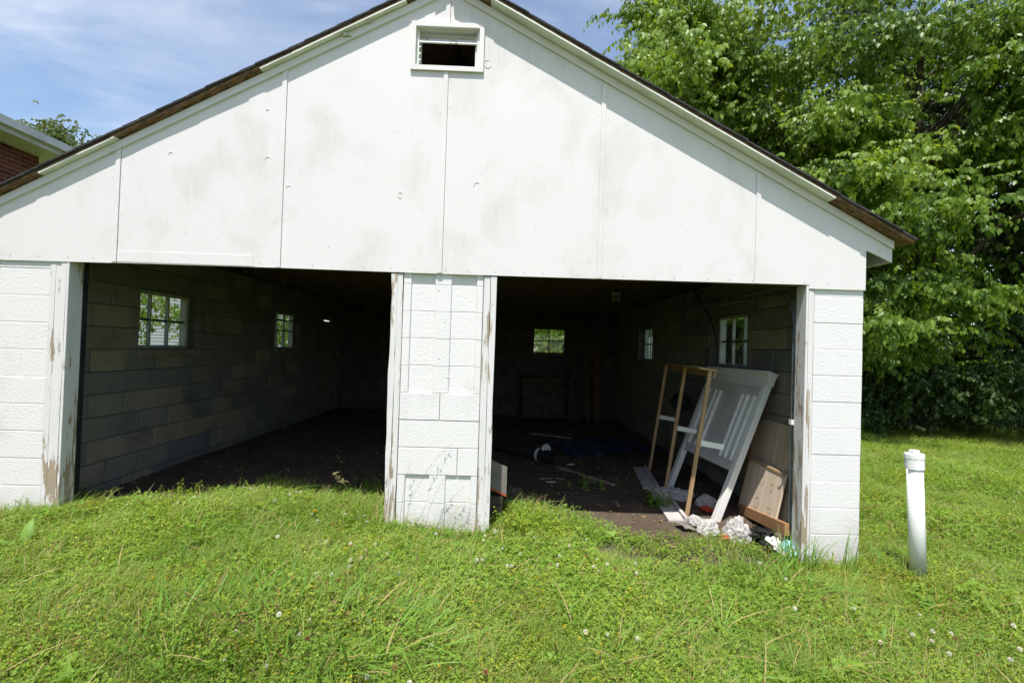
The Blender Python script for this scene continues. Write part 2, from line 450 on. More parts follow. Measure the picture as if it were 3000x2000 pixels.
def arrays_mesh(name, V, F, mats, tint=None, smooth=False):
    """big triangle/quad mesh from numpy arrays"""
    me = bpy.data.meshes.new(name)
    k = F.shape[1]
    me.vertices.add(len(V)); me.vertices.foreach_set("co", V.astype(np.float32).ravel())
    me.loops.add(F.size); me.loops.foreach_set("vertex_index", F.astype(np.int32).ravel())
    me.polygons.add(len(F)); me.polygons.foreach_set("loop_start", np.arange(0, F.size, k, dtype=np.int32))
    for m in (mats if isinstance(mats, (list, tuple)) else [mats]): me.materials.append(M[m])
    if smooth: me.polygons.foreach_set("use_smooth", np.ones(len(F), bool))
    me.update(calc_edges=True)
    if tint is not None:
        a = me.attributes.new("tint", 'FLOAT', 'POINT'); a.data.foreach_set("value", tint.astype(np.float32))
    return me

# ------------------------------------------------------------------ ground
XL, XR, DEPTH, T = -3.318, 3.274, 7.30, 0.20
OPEN = ((-2.79, -0.378), (0.418, 2.815))
G = 2.095
def sstep(a, b, x):
    t = np.clip((x - a) / (b - a), 0, 1); return t * t * (3 - 2 * t)
def vnoise(x, y, s, seed=0):
    """cheap smooth value noise"""
    x, y = np.asarray(x, float) * s + 31.7, np.asarray(y, float) * s + 17.3
    xi, yi = np.floor(x).astype(int), np.floor(y).astype(int); fx, fy = x - xi, y - yi
    h = lambda a, b: np.modf(np.abs(np.sin(a * 127.1 + b * 311.7 + seed * 74.7) * 43758.5453))[0]
    fx, fy = fx * fx * (3 - 2 * fx), fy * fy * (3 - 2 * fy)
    return (h(xi, yi) * (1 - fx) + h(xi + 1, yi) * fx) * (1 - fy) + (h(xi, yi + 1) * (1 - fx) + h(xi + 1, yi + 1) * fx) * fy
def gz(x, y):
    x, y = np.asarray(x, float), np.asarray(y, float)
    base = np.interp(x, [-150, -30, -8, -3.1, -0.4, 0.4, 1.6, 2.8, 3.3, 4, 8, 15, 60, 150], [1.0, 0.8, 0.31, 0.20, 0.15, 0.095, 0.02, -0.04, -0.06, -0.085, -0.12, -0.15, -0.3, -0.5])
    inside = np.interp(x, [-3.2, -1, 0.5, 3.2], [0.13, 0.11, 0.06, 0.03])
    k = sstep(-0.05, 0.9, y) * sstep(-3.35, -3.25, x) * (1 - sstep(3.2, 3.3, x)) * (1 - sstep(7.2, 7.4, y))
    z = base * (1 - k) + inside * k
    return z + (vnoise(x, y, 1.3, 1) - 0.5) * 0.035 + (vnoise(x, y, 5.0, 2) - 0.5) * 0.014
def bare(x, y):
    x, y = np.asarray(x, float), np.asarray(y, float)
    wob = (vnoise(x, y, 2.2, 5) - 0.5) * 0.55 + (vnoise(x, y, 7, 6) - 0.5) * 0.4
    edge = np.interp(x, [-3.1, -2.65, -1.7, -0.4, 0.4, 0.9, 1.3, 2.3, 2.9, 3.2], [0.0, 0.22, 0.95, 1.25, 0.75, 0.5, 0.3, 0.12, 0.2, 0.3])
    ins = sstep(-0.12, 0.22, y - edge + wob) * ((x > XL) & (x < XR) & (y < DEPTH + 0.1))
    # worn patch of dirt just outside the right-hand doorway
    d = np.hypot((x - 1.9) / 0.95, (y + 0.04) / 0.36) + wob * 0.5
    return np.clip(np.maximum(ins, 0.85 * (1 - sstep(0.55, 1.25, d))), 0, 1)

def axis(a, b, fine, lo, hi):
    m = list(np.arange(a, b + 1e-6, fine)); s = fine; v = a
    left, right = [], []
    while v > lo: s *= 1.28; v -= s; left.append(max(v, lo))
    s = fine; v = b
    while v < hi: s *= 1.28; v += s; right.append(min(v, hi))
    return np.array(left[::-1] + m + right)
gx, gy = axis(-7.5, 11, 0.11, -160, 160), axis(-4.2, 8.6, 0.11, -60, 220)
XX, YY = np.meshgrid(gx, gy)
ZZ = gz(XX, YY)
V = np.stack([XX, YY, ZZ], -1).reshape(-1, 3)
nx, ny = len(gx), len(gy)
I = np.arange(nx * ny).reshape(ny, nx)
F = np.stack([I[:-1, :-1], I[:-1, 1:], I[1:, 1:], I[1:, :-1]], -1).reshape(-1, 4)
me = arrays_mesh("ground", V, F, "ground", smooth=True)
a = me.attributes.new("bare", 'FLOAT', 'POINT'); a.data.foreach_set("value", bare(XX, YY).ravel().astype(np.float32))
tag(link("ground", me), "grassy ground with bare dirt inside the garage", kind="structure")

# ------------------------------------------------------------------ garage
garage = empty("garage", (0, 0, 0), None, "white two-bay block garage with plywood gable and open doorways", "garage")
CH = 0.2032
_cache = {}
def block_mesh(l, h, t, face_mats, ch=0.005):
    """block of length l (x), thickness t (y), height h (z), centred; cached by size"""
    key = (round(l, 3), round(h, 3), round(t, 3), face_mats)
    if key not in _cache:
        m = MB().cbox(-l / 2, l / 2, -t / 2, t / 2, -h / 2, h / 2, ch)
        me = m.mesh("block", [M[k] for k in face_mats])
        if len(face_mats) > 1:
            for p in me.polygons: p.material_index = 1 if p.normal.y < -0.5 else 0
        _cache[key] = me
    return _cache[key]

def cut(intervals, holes):
    for h0, h1 in holes:
        nxt = []
        for a, b in intervals:
            if h1 <= a or h0 >= b: nxt.append((a, b)); continue
            if h0 - a > 0.03: nxt.append((a, h0))
            if b - h1 > 0.03: nxt.append((h1, b))
        intervals = nxt
    return intervals

def wall(kind_name, length, top, ncourse, holes, place, near, mats, offs=0.0):
    """running-bond wall; local u along the wall, place(u, z) -> (location, rotation z). near(u,z): block is its own object"""
    core = MB(); jt = 0.007
    us = sorted({0.0, length, *[h[0] for h in holes], *[h[1] for h in holes]})
    for u0, u1 in zip(us[:-1], us[1:]):
        zs = [(top - ncourse * CH, top)]
        zs = cut(zs, [(h[2], h[3]) for h in holes if h[0] < (u0 + u1) / 2 < h[1]])
        for z0, z1 in zs: core.box(u0 + (0 if u0 else 0.004), u1, -T / 2 + 0.008, T / 2 - 0.008, z0, z1)
    loc, rz = place(0, 0)
    part = core.build(kind_name, "bare_mortar", garage, loc=loc, rot=(0, 0, rz))
    rest = MB(); nblk = 0
    for i in range(ncourse):
        z0, z1 = top - (i + 1) * CH, top - i * CH
        ups = [(h[0], h[1]) for h in holes if h[2] < z1 - 0.05 and h[3] > z0 + 0.05]
        u = -(0.4064 - offs if i % 2 else 0.2032 - offs)
        while u < length:
            for a, b in cut([(max(u, 0), min(u + 0.4064, length))], ups):
                if b - a < 0.04: continue
                jit = (rnd.random() - 0.5) * 0.005
                l, h = b - a - jt, CH - jt
                if near((a + b) / 2, (z0 + z1) / 2):
                    link("block", block_mesh(l, h, T, mats), part, ((a + b) / 2, jit, (z0 + z1) / 2 + 0.0)); nblk += 1
                else:
                    rest.box(a + jt / 2, b - jt / 2, -T / 2 + jit, T / 2 + jit, z0 + jt / 2, z1 - jt / 2)
            u += 0.4064
    if rest.v: tag(rest.build("blockwork", mats[0], part), kind="stuff")
    return part, nblk

TOPW = 2.0306 + 2 * CH
WZ0, WZ1 = 1.421, 2.0306
NC = 13
# left side wall: u = y - T ; local -y (front of local) must face outside for the painted face
LW = [(1.16 - T, 2.05 - T, WZ0, WZ1), (4.0 - T, 4.91 - T, WZ0, WZ1), (6.05 - T, 6.87 - T, -0.3, WZ1)]
left_wall, n1 = wall("side_wall", DEPTH - 2 * T, TOPW, NC, LW, lambda u, z: ((XL + T / 2, T, 0), R(90)), lambda u, z: u < 4.6 and z > 0.05, ("bare_block",))
RW = [(1.395 - T, 2.29 - T, WZ0 - 0.015, WZ1 - 0.015), (4.65 - T, 5.45 - T, WZ0 - 0.015, WZ1 - 0.015)]
right_wall, n2 = wall("side_wall", DEPTH - 2 * T, TOPW - 0.015, NC, RW, lambda u, z: ((XR - T / 2, T, 0), R(90)), lambda u, z: u < 3.3 and z > 0.05, ("bare_block",), 0.08)
BW = [(1.15 - XL, 1.905 - XL, 1.455, 2.045)]
rear_wall, n3 = wall("rear_wall", XR - XL, TOPW, NC, BW, lambda u, z: ((XL, DEPTH - T / 2, 0), 0), lambda u, z: False, ("shaded_block",))

# front piers, painted white
def pier(x0, x1, top, n, kinds, sp=CH):
    part = MB().box(x0 + 0.006, x1 - 0.006, 0.0185 if "r" in kinds else 0.0028, T - 0.004, top - n * sp + 0.01, top - 0.003).build("pier", "painted_mortar", garage)
    for i in range(n):
        z1 = top - i * sp; z0 = z1 - sp; k = kinds[i] if i < len(kinds) else 'f'
        jt = 0.005; j = (rnd.random() - 0.5) * 0.004
        def blk(a, b):
            link("block", block_mesh(b - a - 0.004, sp - jt, T, ("painted_block",), 0.003), part, ((a + b) / 2, T / 2 + j, (z0 + z1) / 2))
        if k == 'f': blk(x0, x1)
        elif k == 'h': blk(x0, (x0 + x1) / 2); blk((x0 + x1) / 2, x1)
        elif k == 'q': blk(x0, x0 + 0.74 * (x1 - x0)); blk(x0 + 0.74 * (x1 - x0), x1)
        elif k == 'r':      # core-ended block: three ribs with two sunk bays
            w = x1 - x0; m = MB(); a, b, c, d = x0 + 0.060, x0 + 0.40 * w, x0 + 0.60 * w, x1 - 0.050
            m.cbox(x0 + 0.003, x1 - 0.003, 0.016, T, z0 + jt / 2, z1 - jt / 2, 0.003)
            for (p, q) in ((x0 + 0.003, a), (b, c), (d, x1 - 0.003)):
                m.prism([(p, j), (q - 0.003, j), (q, j + 0.004), (q + 0.004, 0.0155), (p - (0.004 if p > x0 + 0.01 else 0), 0.0155)], z0 + 0.0012, z1 - 0.0012, 'z')
            # mortar slivers standing out of the raised ribs
            for _ in range(1):
                xx = rnd.uniform(b, c); zc = rnd.uniform(z0 + .03, z1 - .03)
                m.cbox(xx - rnd.uniform(.004, .012), xx + rnd.uniform(.003, .01), j - 0.003, j + 0.004, zc - rnd.uniform(.004, .012), zc + .006, 0.0015)
            m.build("ribbed_block", "painted_block", part)
    return part
pier(XL, -2.932, 2.0306 + CH, 11, ['f', 'f', 'f', 'f', 'h', 'f', 'f', 'f', 'f', 'f'])
pier(-0.290, 0.321, 2.013 + 0.2075, 11, ['r', 'r', 'r', 'r', 'r', 'h', 'f', 'q', 'r', 'r', 'r'], 0.2075)
pier(2.884, XR, 2.0164 + CH, 12, ['f'] * 12)

# door jambs and casing boards
def board(name, x0, x1, y0, y1, z0, z1, mat, parent=garage, wav=0.0, seg=9, c=0.002):
    """vertical board with a slightly ragged long edge"""
    m = MB()
    if wav == 0: m.cbox(x0, x1, y0, y1, z0, z1, c)
    else:
        zs = np.linspace(z0, z1, seg)
        pl = [(x0 + (rnd.random() - 0.5) * wav, z) for z in zs]; pr = [(x1 + (rnd.random() - 0.5) * wav, z) for z in zs]
        m.prism(pl + pr[::-1], y0, y1, 'y')
    return m.build(name, mat, parent)
# left doorway, left side
board("casing_board", -2.930, -2.893, -0.006, 0.018, 0.10, 2.088, "peeling_paint", wav=0.005)
board("casing_board", -2.890, -2.852, -0.004, 0.018, 0.10, 2.088, "peeling_paint", wav=0.005)
board("casing_board", -2.849, -2.812, -0.010, 0.018, 0.06, 2.088, "peeling_paint", wav=0.005)
board("door_jamb", -2.809, -2.790, -0.012, 0.115, 0.02, 2.20, "peeling_paint")
# centre pier
board("casing_board", -0.378, -0.337, -0.010, 0.100, 0.10, 2.0845, "peeling_paint", wav=0.010, seg=14)
board("casing_board", -0.334, -0.293, -0.006, 0.030, 0.10, 2.0845, "peeling_paint", wav=0.004)
board("casing_board", 0.324, 0.372, -0.006, 0.030, 0.08, 2.0845, "peeling_paint", wav=0.004)
board("casing_board", 0.375, 0.418, -0.010, 0.100, 0.06, 2.0845, "peeling_paint", wav=0.006)
# right doorway, right side
board("door_jamb", 2.815, 2.834, -0.012, 0.115, -0.06, 2.20, "peeling_paint")
board("casing_board", 2.837, 2.862, -0.008, 0.018, -0.06, 2.068, "peeling_paint", wav=0.003)
board("casing_board", 2.864, 2.879, -0.005, 0.018, -0.06, 2.068, "trim_paint", wav=0.003)
# header beams over the doorways
for (a, b) in OPEN:
    MB().cbox(a - 0.10, b + 0.10, 0.0, 0.09, 2.102, 2.34, 0.003).build("header_beam", "old_wood", garage)
    MB().cbox(a + 0.001, b - 0.001, 0.094, 0.118, 2.17, 2.33, 0.002).build("stop_board", "old_wood", garage)

# gable of plywood sheets
SL, AP = 0.5325, 4.252
def fz(x): return AP - SL * abs(x)          # underside line of the frieze board on the wall
S = 1.2192
PY0, PY1 = -0.016, -0.004
VX0, VX1, VZ0, VZ1 = -0.255, 0.230, 3.678, 3.978
top = lambda x: fz(x) + 0.045
def panel(poly): return MB().prism(poly, PY0, PY1, 'y').build("gable_panel", "gable_paint", garage)
panels = [
    panel([(-2 * S - 0.0015, G - 0.006), (-2 * S - 0.0015, top(-2 * S)), (-3.50, top(-3.50)), (-3.50, 2.285), (XL, 2.38), (XL, G - 0.012)]),
    panel([(-S - 0.0015, G), (-S - 0.0015, top(-S)), (-2 * S + 0.0015, top(-2 * S)), (-2 * S + 0.0015, G - 0.004)]),
    panel([(-0.0015, G - 0.004), (-0.0015, VZ0), (VX0, VZ0), (VX0, VZ1), (-0.0015, VZ1), (-0.0015, top(0)), (-S + 0.0015, top(-S)), (-S + 0.0015, G)]),
    panel([(0.0015, G - 0.004), (S - 0.0015, G), (S - 0.0015, top(S)), (0.0015, top(0)), (0.0015, VZ1), (VX1, VZ1), (VX1, VZ0), (0.0015, VZ0)]),
    panel([(S + 0.0015, G), (2 * S - 0.0015, G + 0.006), (2 * S - 0.0015, top(2 * S)), (S + 0.0015, top(S))]),
    panel([(2 * S + 0.0015, G + 0.006), (2.832, G + 0.009), (2.832, 2.074), (XR, 2.076), (XR, 2.386), (3.478, 2.297), (3.478, top(3.478)), (2 * S + 0.0015, top(2 * S))]),
]
# cover strips over the joints
def batten(xr, z0, z1): MB().cbox(xr - 0.036, xr, -0.025, PY0 - 0.0005, z0, z1, 0.0012).build("batten", "gable_paint", garage)
for k in (-2, -1, 1, 2): batten(k * S, G + 0.001 + (0.004 if k == 2 else 0), fz(k * S) + (0.018 if k < 0 else 0.0))
batten(0.0, G + 0.001, VZ0 - 0.037); batten(0.0, VZ1 + 0.037, fz(0) + 0.01)
# thin lap strip low on the second sheet
MB().cbox(-2 * S + 0.002, -1.42, PY0 - 0.0025, PY0 - 0.0003, G + 0.004, G + 0.088, 0.001).build("patch_strip", "gable_paint", garage)
# crescent knots and plugs standing in the veneer
def knot(pan, x, z, r, a0, a1):
    pts = [(x + r * math.cos(a), PY0 - 0.0005, z + 1.25 * r * math.sin(a)) for a in np.linspace(a0, a1, 9)]
    MB().tube(pts, [0.0012] + [0.0032] * 7 + [0.0012], 5).build("knot_scar", "knot_paint", panels[pan])
for (p, x, z, r, a0, a1) in ((1, -2.07, 2.92, .018, .6, 3.2), (1, -1.345, 2.91, .02, .5, 3.6), (1, -1.24, 3.13, .016, .5, 3.3), (2, -1.18, 2.70, .017, .7, 3.2),
                             (2, -0.335, 2.68, .018, .3, 5.6), (3, .245, 2.77, .024, .7, 3.6), (3, .298, 3.715, .026, 1.2, 6.4), (1, -1.36, 3.28, .013, 0.4, 3.0)):
    knot(p, x, z, r, a0, a1)
# nail heads
nm = MB()
for k in (-2, -1, 0, 1, 2):
    for dx in (0.02, -0.055):
        zc = 2.14
        while zc < fz(k * S) - 0.2:
            x = k * S + dx + rnd.uniform(-.006, .006); z = zc + rnd.uniform(-.03, .03)
            if not (VX0 - .1 < x < VX1 + .1 and VZ0 - .1 < z < VZ1 + .1): nm.box(x - .0022, x + .0022, PY0 - .0014, PY0 - .0002, z - .0022, z + .0022)
            zc += 0.30
    for _ in range(4):
        x = k * S + rnd.uniform(.2, 1.0); z = rnd.uniform(2.13, 3.2)
        if z < fz(x) - .15 and abs(x) < 3.2: nm.box(x - .0028, x + .0028, PY0 - .0014, PY0 - .0002, z - .0028, z + .0028)
for x in np.arange(-3.2, 3.2, 0.2):
    x += rnd.uniform(-.04, .04); nm.box(x - .003, x + .003, PY0 - .0014, PY0 - .0002, G + .022, G + .028)
tag(nm.build("nail_heads", "grey_board", garage), kind="stuff")

# louvred vent
vent = MB().box(VX0, VX0 + 0.02, PY1 + 0.002, 0.13, VZ0, VZ1).box(VX1 - 0.02, VX1, PY1 + 0.002, 0.13, VZ0, VZ1).box(VX0 + 0.02, VX1 - 0.02, PY1 + 0.002, 0.13, VZ0 - 0.02, VZ0) \
    .box(VX0 + 0.02, VX1 - 0.02, PY1 + 0.002, 0.13, VZ1 - 0.004, VZ1 + 0.016).build("louver_vent", "soffit_paint", garage)
fw = 0.036
for poly in ([(VX0 - fw, VZ0 - fw), (VX1 + fw, VZ0 - fw), (VX1, VZ0), (VX0, VZ0)], [(VX0 - fw, VZ1 + fw), (VX0, VZ1), (VX1, VZ1), (VX1 + fw, VZ1 + fw)],
             [(VX0 - fw, VZ0 - fw), (VX0, VZ0), (VX0, VZ1), (VX0 - fw, VZ1 + fw)], [(VX1 + fw, VZ0 - fw), (VX1 + fw, VZ1 + fw), (VX1, VZ1), (VX1, VZ0)]):
    cx = sum(p[0] for p in poly) / 4; cz = sum(p[1] for p in poly) / 4
    poly = [(cx + (p[0] - cx) * 0.997, cz + (p[1] - cz) * 0.997) for p in poly]
    MB().prism(poly, -0.036, PY0 - 0.0005, 'y').build("frame_board", "trim_paint", vent)
def slat(x0, x1, zlow, w=0.085, name="slat", tilt=48):
    c, s_ = math.cos(R(tilt)), math.sin(R(tilt))
    y_ = -0.002
    p = [(y_, zlow), (y_ + w * c, zlow + w * s_), (y_ + w * c - 0.010 * s_, zlow + w * s_ + 0.010 * c), (y_ - 0.010 * s_, zlow + 0.010 * c)]
    return MB().prism(p, x0, x1, 'x').build(name, "peeling_paint", vent)
slat(VX0 + 0.021, VX1 - 0.021, 3.865)
for zc in (3.825, 3.772, 3.722): slat(VX0 + 0.021, VX0 + 0.033, zc, 0.05, "slat_stub")
MB().box(VX1 - 0.033, VX1 - 0.0205, 0.012, 0.05, VZ0 + 0.005, 3.93).build("slat_rack", "peeling_paint", vent)

# frieze boards under the rake
for sgn in (-1, 1):
    a, b = (0.0015, 3.478)
    poly = [(sgn * a, fz(a)), (sgn * b, fz(b)), (sgn * b, fz(b) + 0.058), (sgn * a, fz(a) + 0.058)]
    MB().prism(poly, -0.034, PY0 - 0.0007, 'y').build("frieze_board", "trim_paint", garage)
# roof: deck, shingle courses, soffit boards, rafters
RO = {-1: 0.081, 1: 0.129}
XE = 3.56
DZ = 0.062                         # underside of deck above the frieze line
CA = math.cos(math.atan(SL)); SA = math.sin(math.atan(SL))
roof = MB()
for sgn in (-1, 1):
    y0 = -RO[sgn] + 0.006
    poly = [(sgn * 0.0005, fz(0) + DZ + .012), (sgn * XE, fz(XE) + DZ + .012), (sgn * XE, fz(XE) + DZ + 0.031), (sgn * 0.0005, fz(0) + DZ + 0.031)]
    roof.prism(poly, y0, DEPTH + 0.1, 'y')
roof = roof.build("roof", "deck_wood", garage)
for sgn in (-1, 1):
    L = XE / CA; n = int(L / 0.135)
    cm = {}
    for i in range(n + 1):
        s0 = L + 0.02 - i * 0.135; s1 = max(s0 - 0.30, 0.0)
        if s0 < 0.12: break
        # slab in slope coordinates: from s1 (upper) to s0 (lower, butt), lifted at the butt
        def P2(s, h): return (sgn * (s * CA - h * SA * -1 * 0) , AP + DZ + 0.0325 - s * SA + h)
        th = 0.0115
        poly = [P2(s1, 0.0015), P2(s0, 0.0115), P2(s0, 0.0115 + th), P2(s1, 0.0015 + th)]
        fr = -RO[sgn] - 0.004 - rnd.random() * 0.008
        MB().prism(poly, fr, DEPTH + 0.11, 'y').build("shingle_course", "shingle", roof)
    # starter/drip layer closing the rake edge
    poly = [P2(0.0005, -0.001), P2(L + 0.012, -0.001), P2(L + 0.012, 0.0105), P2(0.0005, 0.0015)]
    MB().prism(poly, -RO[sgn] - 0.004, DEPTH + 0.10, 'y').build("drip_edge", "shingle", roof)
MB().prism([(-0.14, AP + DZ + 0.060 - 0.14 * SL), (0, AP + DZ + 0.068), (0.14, AP + DZ + 0.060 - 0.14 * SL), (0.14, AP + DZ + 0.068 - 0.14 * SL), (0, AP + DZ + 0.068), (-0.14, AP + DZ + 0.068 - 0.14 * SL)], -0.11, DEPTH + 0.1, 'y').build("ridge_cap", "shingle", roof)
def soffit(sgn, a, b):
    n = max(1, round((b - a) / 1.2))
    MB().prism([(sgn * a, fz(a) + DZ), (sgn * b, fz(b) + DZ), (sgn * b, fz(b) + DZ + 0.0115), (sgn * a, fz(a) + DZ + 0.0115)], -RO[sgn] + 0.002, -0.001, 'y').build("soffit_board", "soffit_paint", roof)
soffit(-1, 2.45, 2.99); soffit(-1, 0.33, 1.40); soffit(1, 0.31, 2.95)
# dirt crust and hornet mud left under the missing soffit
for sgn, a, b in ((-1, 1.41, 2.44), (-1, 3.0, 3.5), (-1, .03, .32), (1, .03, .30), (1, 2.96, 3.5)):
    m = MB(); x = a
    while x < b:
        w = rnd.uniform(.02, .07); x1 = min(x + w, b)
        h = rnd.uniform(0.002, 0.011)
        y1 = -rnd.uniform(0.03, RO[sgn] - 0.004)
        m.prism([(sgn * x, fz(x) + DZ + .0115 - h), (sgn * x1, fz(x1) + DZ + .0115 - h), (sgn * x1, fz(x1) + DZ + .0115), (sgn * x, fz(x) + DZ + .0115)], y1, -0.002, 'y')
        x = x1 + 0.0008
    tag(m.build("nailer_crust", "deck_wood", roof), kind="stuff")
# rafter tails along both eaves and rafters inside
for sgn in (-1, 1):
    y = 0.012
    while y < DEPTH:
        a, b = 0.02, 3.46
        MB().prism([(sgn * a, fz(a) + DZ + .0105), (sgn * b, fz(b) + DZ + .0105), (sgn * b, fz(b) - 0.055), (sgn * a, fz(a) - 0.055)], y, y + 0.038, 'y').build("rafter", "soffit_paint" if y < .1 else "old_wood", roof)
        y += 0.61
    MB().prism([(sgn * 3.462, fz(3.462) + DZ + .0105), (sgn * 3.482, fz(3.482) + DZ + .0105), (sgn * 3.482, 2.30), (sgn * 3.462, 2.30)], 0.0, DEPTH + .05, 'y').build("fascia_board", "trim_paint", roof)
# old web hanging from the soffit
MB().tube([(-0.80, -0.05, fz(.80) + .050), (-0.765, -0.045, fz(.765) + .034), (-0.74, -0.04, fz(.74) + .010)], [.016, .010, .003], 7).build("cobweb", "wasp_web", roof)
MB().tube([(-0.62, -0.055, fz(.62) + .056), (-0.585, -0.05, fz(.585) + .05)], [.010, .003], 6).build("cobweb", "wasp_web", roof)

# wall plates, joists and ceiling boards
for x in (XL + 0.03, XR - 0.17):
    MB().cbox(x, x + 0.14, 0.13, DEPTH - 0.02, TOPW + 0.001, TOPW + 0.04, 0.003).build("wall_plate", "old_wood", garage)
MB().cbox(XL + 0.2, XR - 0.2, 0.001, 0.12, 2.345, 2.48, 0.003).build("wall_plate", "old_wood", garage)
y = 0.30
while y < DEPTH - 0.1:
    MB().cbox(XL + 0.06, XR - 0.06, y, y + 0.04, TOPW + 0.042, TOPW + 0.18, 0.003).build("ceiling_joist", "old_wood", garage); y += 0.61
x = XL + 0.22
while x < XR - 0.25:
    MB().cbox(x, x + 0.235, 0.13, DEPTH - 0.15, TOPW + 0.182, TOPW + 0.20, 0.002).build("ceiling_board", "old_wood", garage); x += 0.24
# closing gable at the back
MB().cbox(XL + 0.21, XR - 0.21, DEPTH - 0.19, DEPTH - 0.035, TOPW + 0.0015, TOPW + 0.181, 0.003).build("wall_plate", "old_wood", garage)
MB().prism([(XL, TOPW + 0.003), (XR, TOPW + 0.003), (XR, fz(XR) + DZ), (0, AP + DZ), (XL, fz(XL) + DZ)], DEPTH - 0.03, DEPTH - 0.012, 'y').build("gable_panel", "old_wood", garage)

# windows
def window(u0, u1, z0, z1, cols, rows, place, inset, broken=(), frame_mat="window_paint"):
    """local: x along wall, y outwards (+), z up"""
    loc, rz = place
    w = MB(); f = 0.035
    w.box(u0, u0 + f, inset - .02, inset + .06, z0, z1).box(u1 - f, u1, inset - .02, inset + .06, z0, z1).box(u0 + f, u1 - f, inset - .02, inset + .06, z1 - f, z1).box(u0 + f, u1 - f, inset - .02, inset + .06, z0, z0 + f)
    root = w.build("window", frame_mat, garage, loc=loc, rot=(0, 0, rz))
    a0, a1, b0, b1 = u0 + f, u1 - f, z0 + f, z1 - f
    for i in range(1, cols):
        x = a0 + (a1 - a0) * i / cols
        MB().cbox(x - 0.011, x + 0.011, inset + .002, inset + 0.038, b0, b1, 0.002).build("muntin", frame_mat, root)
    for j in range(1, rows):
        z = b0 + (b1 - b0) * j / rows
        MB().cbox(a0, a1, inset + .005, inset + 0.035, z - 0.011, z + 0.011, 0.002).build("muntin", "dark_metal", root)
    for i in range(cols):
        for j in range(rows):
            if (i, j) in broken: continue
            xa, xb = a0 + (a1 - a0) * i / cols, a0 + (a1 - a0) * (i + 1) / cols
            za, zb = b0 + (b1 - b0) * j / rows, b0 + (b1 - b0) * (j + 1) / rows
            MB().box(xa + .011, xb - .011, inset + .018, inset + .021, za + .011, zb - .011).build("pane", "pane_glass", root)
    return root
# left wall: local x -> +y, local y -> -x (outwards)
PL = ((XL + T / 2, T, 0), R(90))
for k, (a, b, z0, z1) in enumerate(LW[:2]):
    w = window(a + .002, b - .002, z0 + .002, z1 - .002, 3, 2, PL, 0.02)
    MB().cbox(a - 0.02, b + 0.02, -0.13, -0.101, z0 - 0.075, z0 - 0.004, 0.003).build("sill", "grey_board", w)
PR = ((XR - T / 2, T, 0), R(90))
for (a, b, z0, z1) in RW:
    w = window(a + .002, b - .002, z0 + .002, z1 - .002, 3, 2, PR, -0.06)
PB = ((XL, DEPTH - T / 2, 0), 0)
a, b, z0, z1 = BW[0]
window(a + .002, b - .002, z0 + .002, z1 - .002, 2, 2, PB, 0.0, (), "old_wood")
# side door at the far end of the left wall, a gap of light over it
d = MB().cbox(LW[2][0] + .01, LW[2][1] - .01, -0.03, 0.01, 0.02, WZ1 - 0.035, 0.003).build("side_door", "grey_board", garage, loc=PL[0], rot=(0, 0, PL[1]))
for z in (0.25, 1.15): MB().cbox(LW[2][0] + .1, LW[2][1] - .1, -0.034, -0.0305, z, z + (.7 if z < 1 else .6), .0015).build("door_panel", "grey_board", d)

# overhead-door tracks
def track(x, side, mat):
    zt = 1.80 if side > 0 else 2.10
    pts = [(x, 0.150, 0.03), (x, 0.150, zt)]
    for a in np.linspace(0, math.pi / 2, 7)[1:]: pts.append((x, 0.150 + 0.30 * (1 - math.cos(a)), zt + 0.30 * math.sin(a)))
    pts += [(x, 2.45, zt + .32)]
    m = MB()
    for p, q in zip(pts[:-1], pts[1:]):
        p, q = Vector(p), Vector(q); d = (q - p).normalized(); nrm = Vector((0, d.z, -d.y)); e = 0.0005
        for (s0, s1, t0, t1) in ((-.026, .026, 0, .003), (-.026, -.022, .003, .020), (.022, .026, .003, .020)):
            vs = []
            for pp in (p, q):
                for (ss, tt) in ((s0, t0), (s1, t0), (s1, t1), (s0, t1)):
                    vs.append(pp + nrm * ss + Vector((-side * tt, 0, 0)))
            m.add(vs, [(0, 1, 2, 3), (7, 6, 5, 4), (0, 4, 5, 1), (1, 5, 6, 2), (2, 6, 7, 3), (3, 7, 4, 0)])
    root = m.build("door_track", mat, garage)
    for z in (0.35, 1.02, 1.7):
        MB().cbox(x - 0.001 if side > 0 else x - 0.05, x + 0.05 if side > 0 else x + 0.001, 0.118, 0.175, z - 0.016, z + 0.016, .001).build("bracket", "galvanised", root)
    if side < 0: return root
    MB().tube([(x, 2.36, 2.11), (x + .10 * side, 2.30, 2.33), (x + .15 * side, 2.2, TOPW + .04)], 0.012, 5).build("hanger_strap", "dark_metal", root)
    MB().tube([(x + .02 * side, 2.42, 2.42), (x + .10 * side, 2.06, 2.02), (x + .12 * side, 1.86, 1.72)], [.016, .016, .012], 6).build("spring_arm", "dark_metal", root)
    return root
track(-2.822, -1, "dark_metal")
track(2.846, 1, "galvanised")
# small white latch plate on the right-hand track
MB().box(2.795, 2.845, 0.117, 0.121, 1.005, 1.045).box(2.795, 2.799, 0.121, 0.15, 1.005, 1.045).build("latch_plate", "white_gloss", garage)

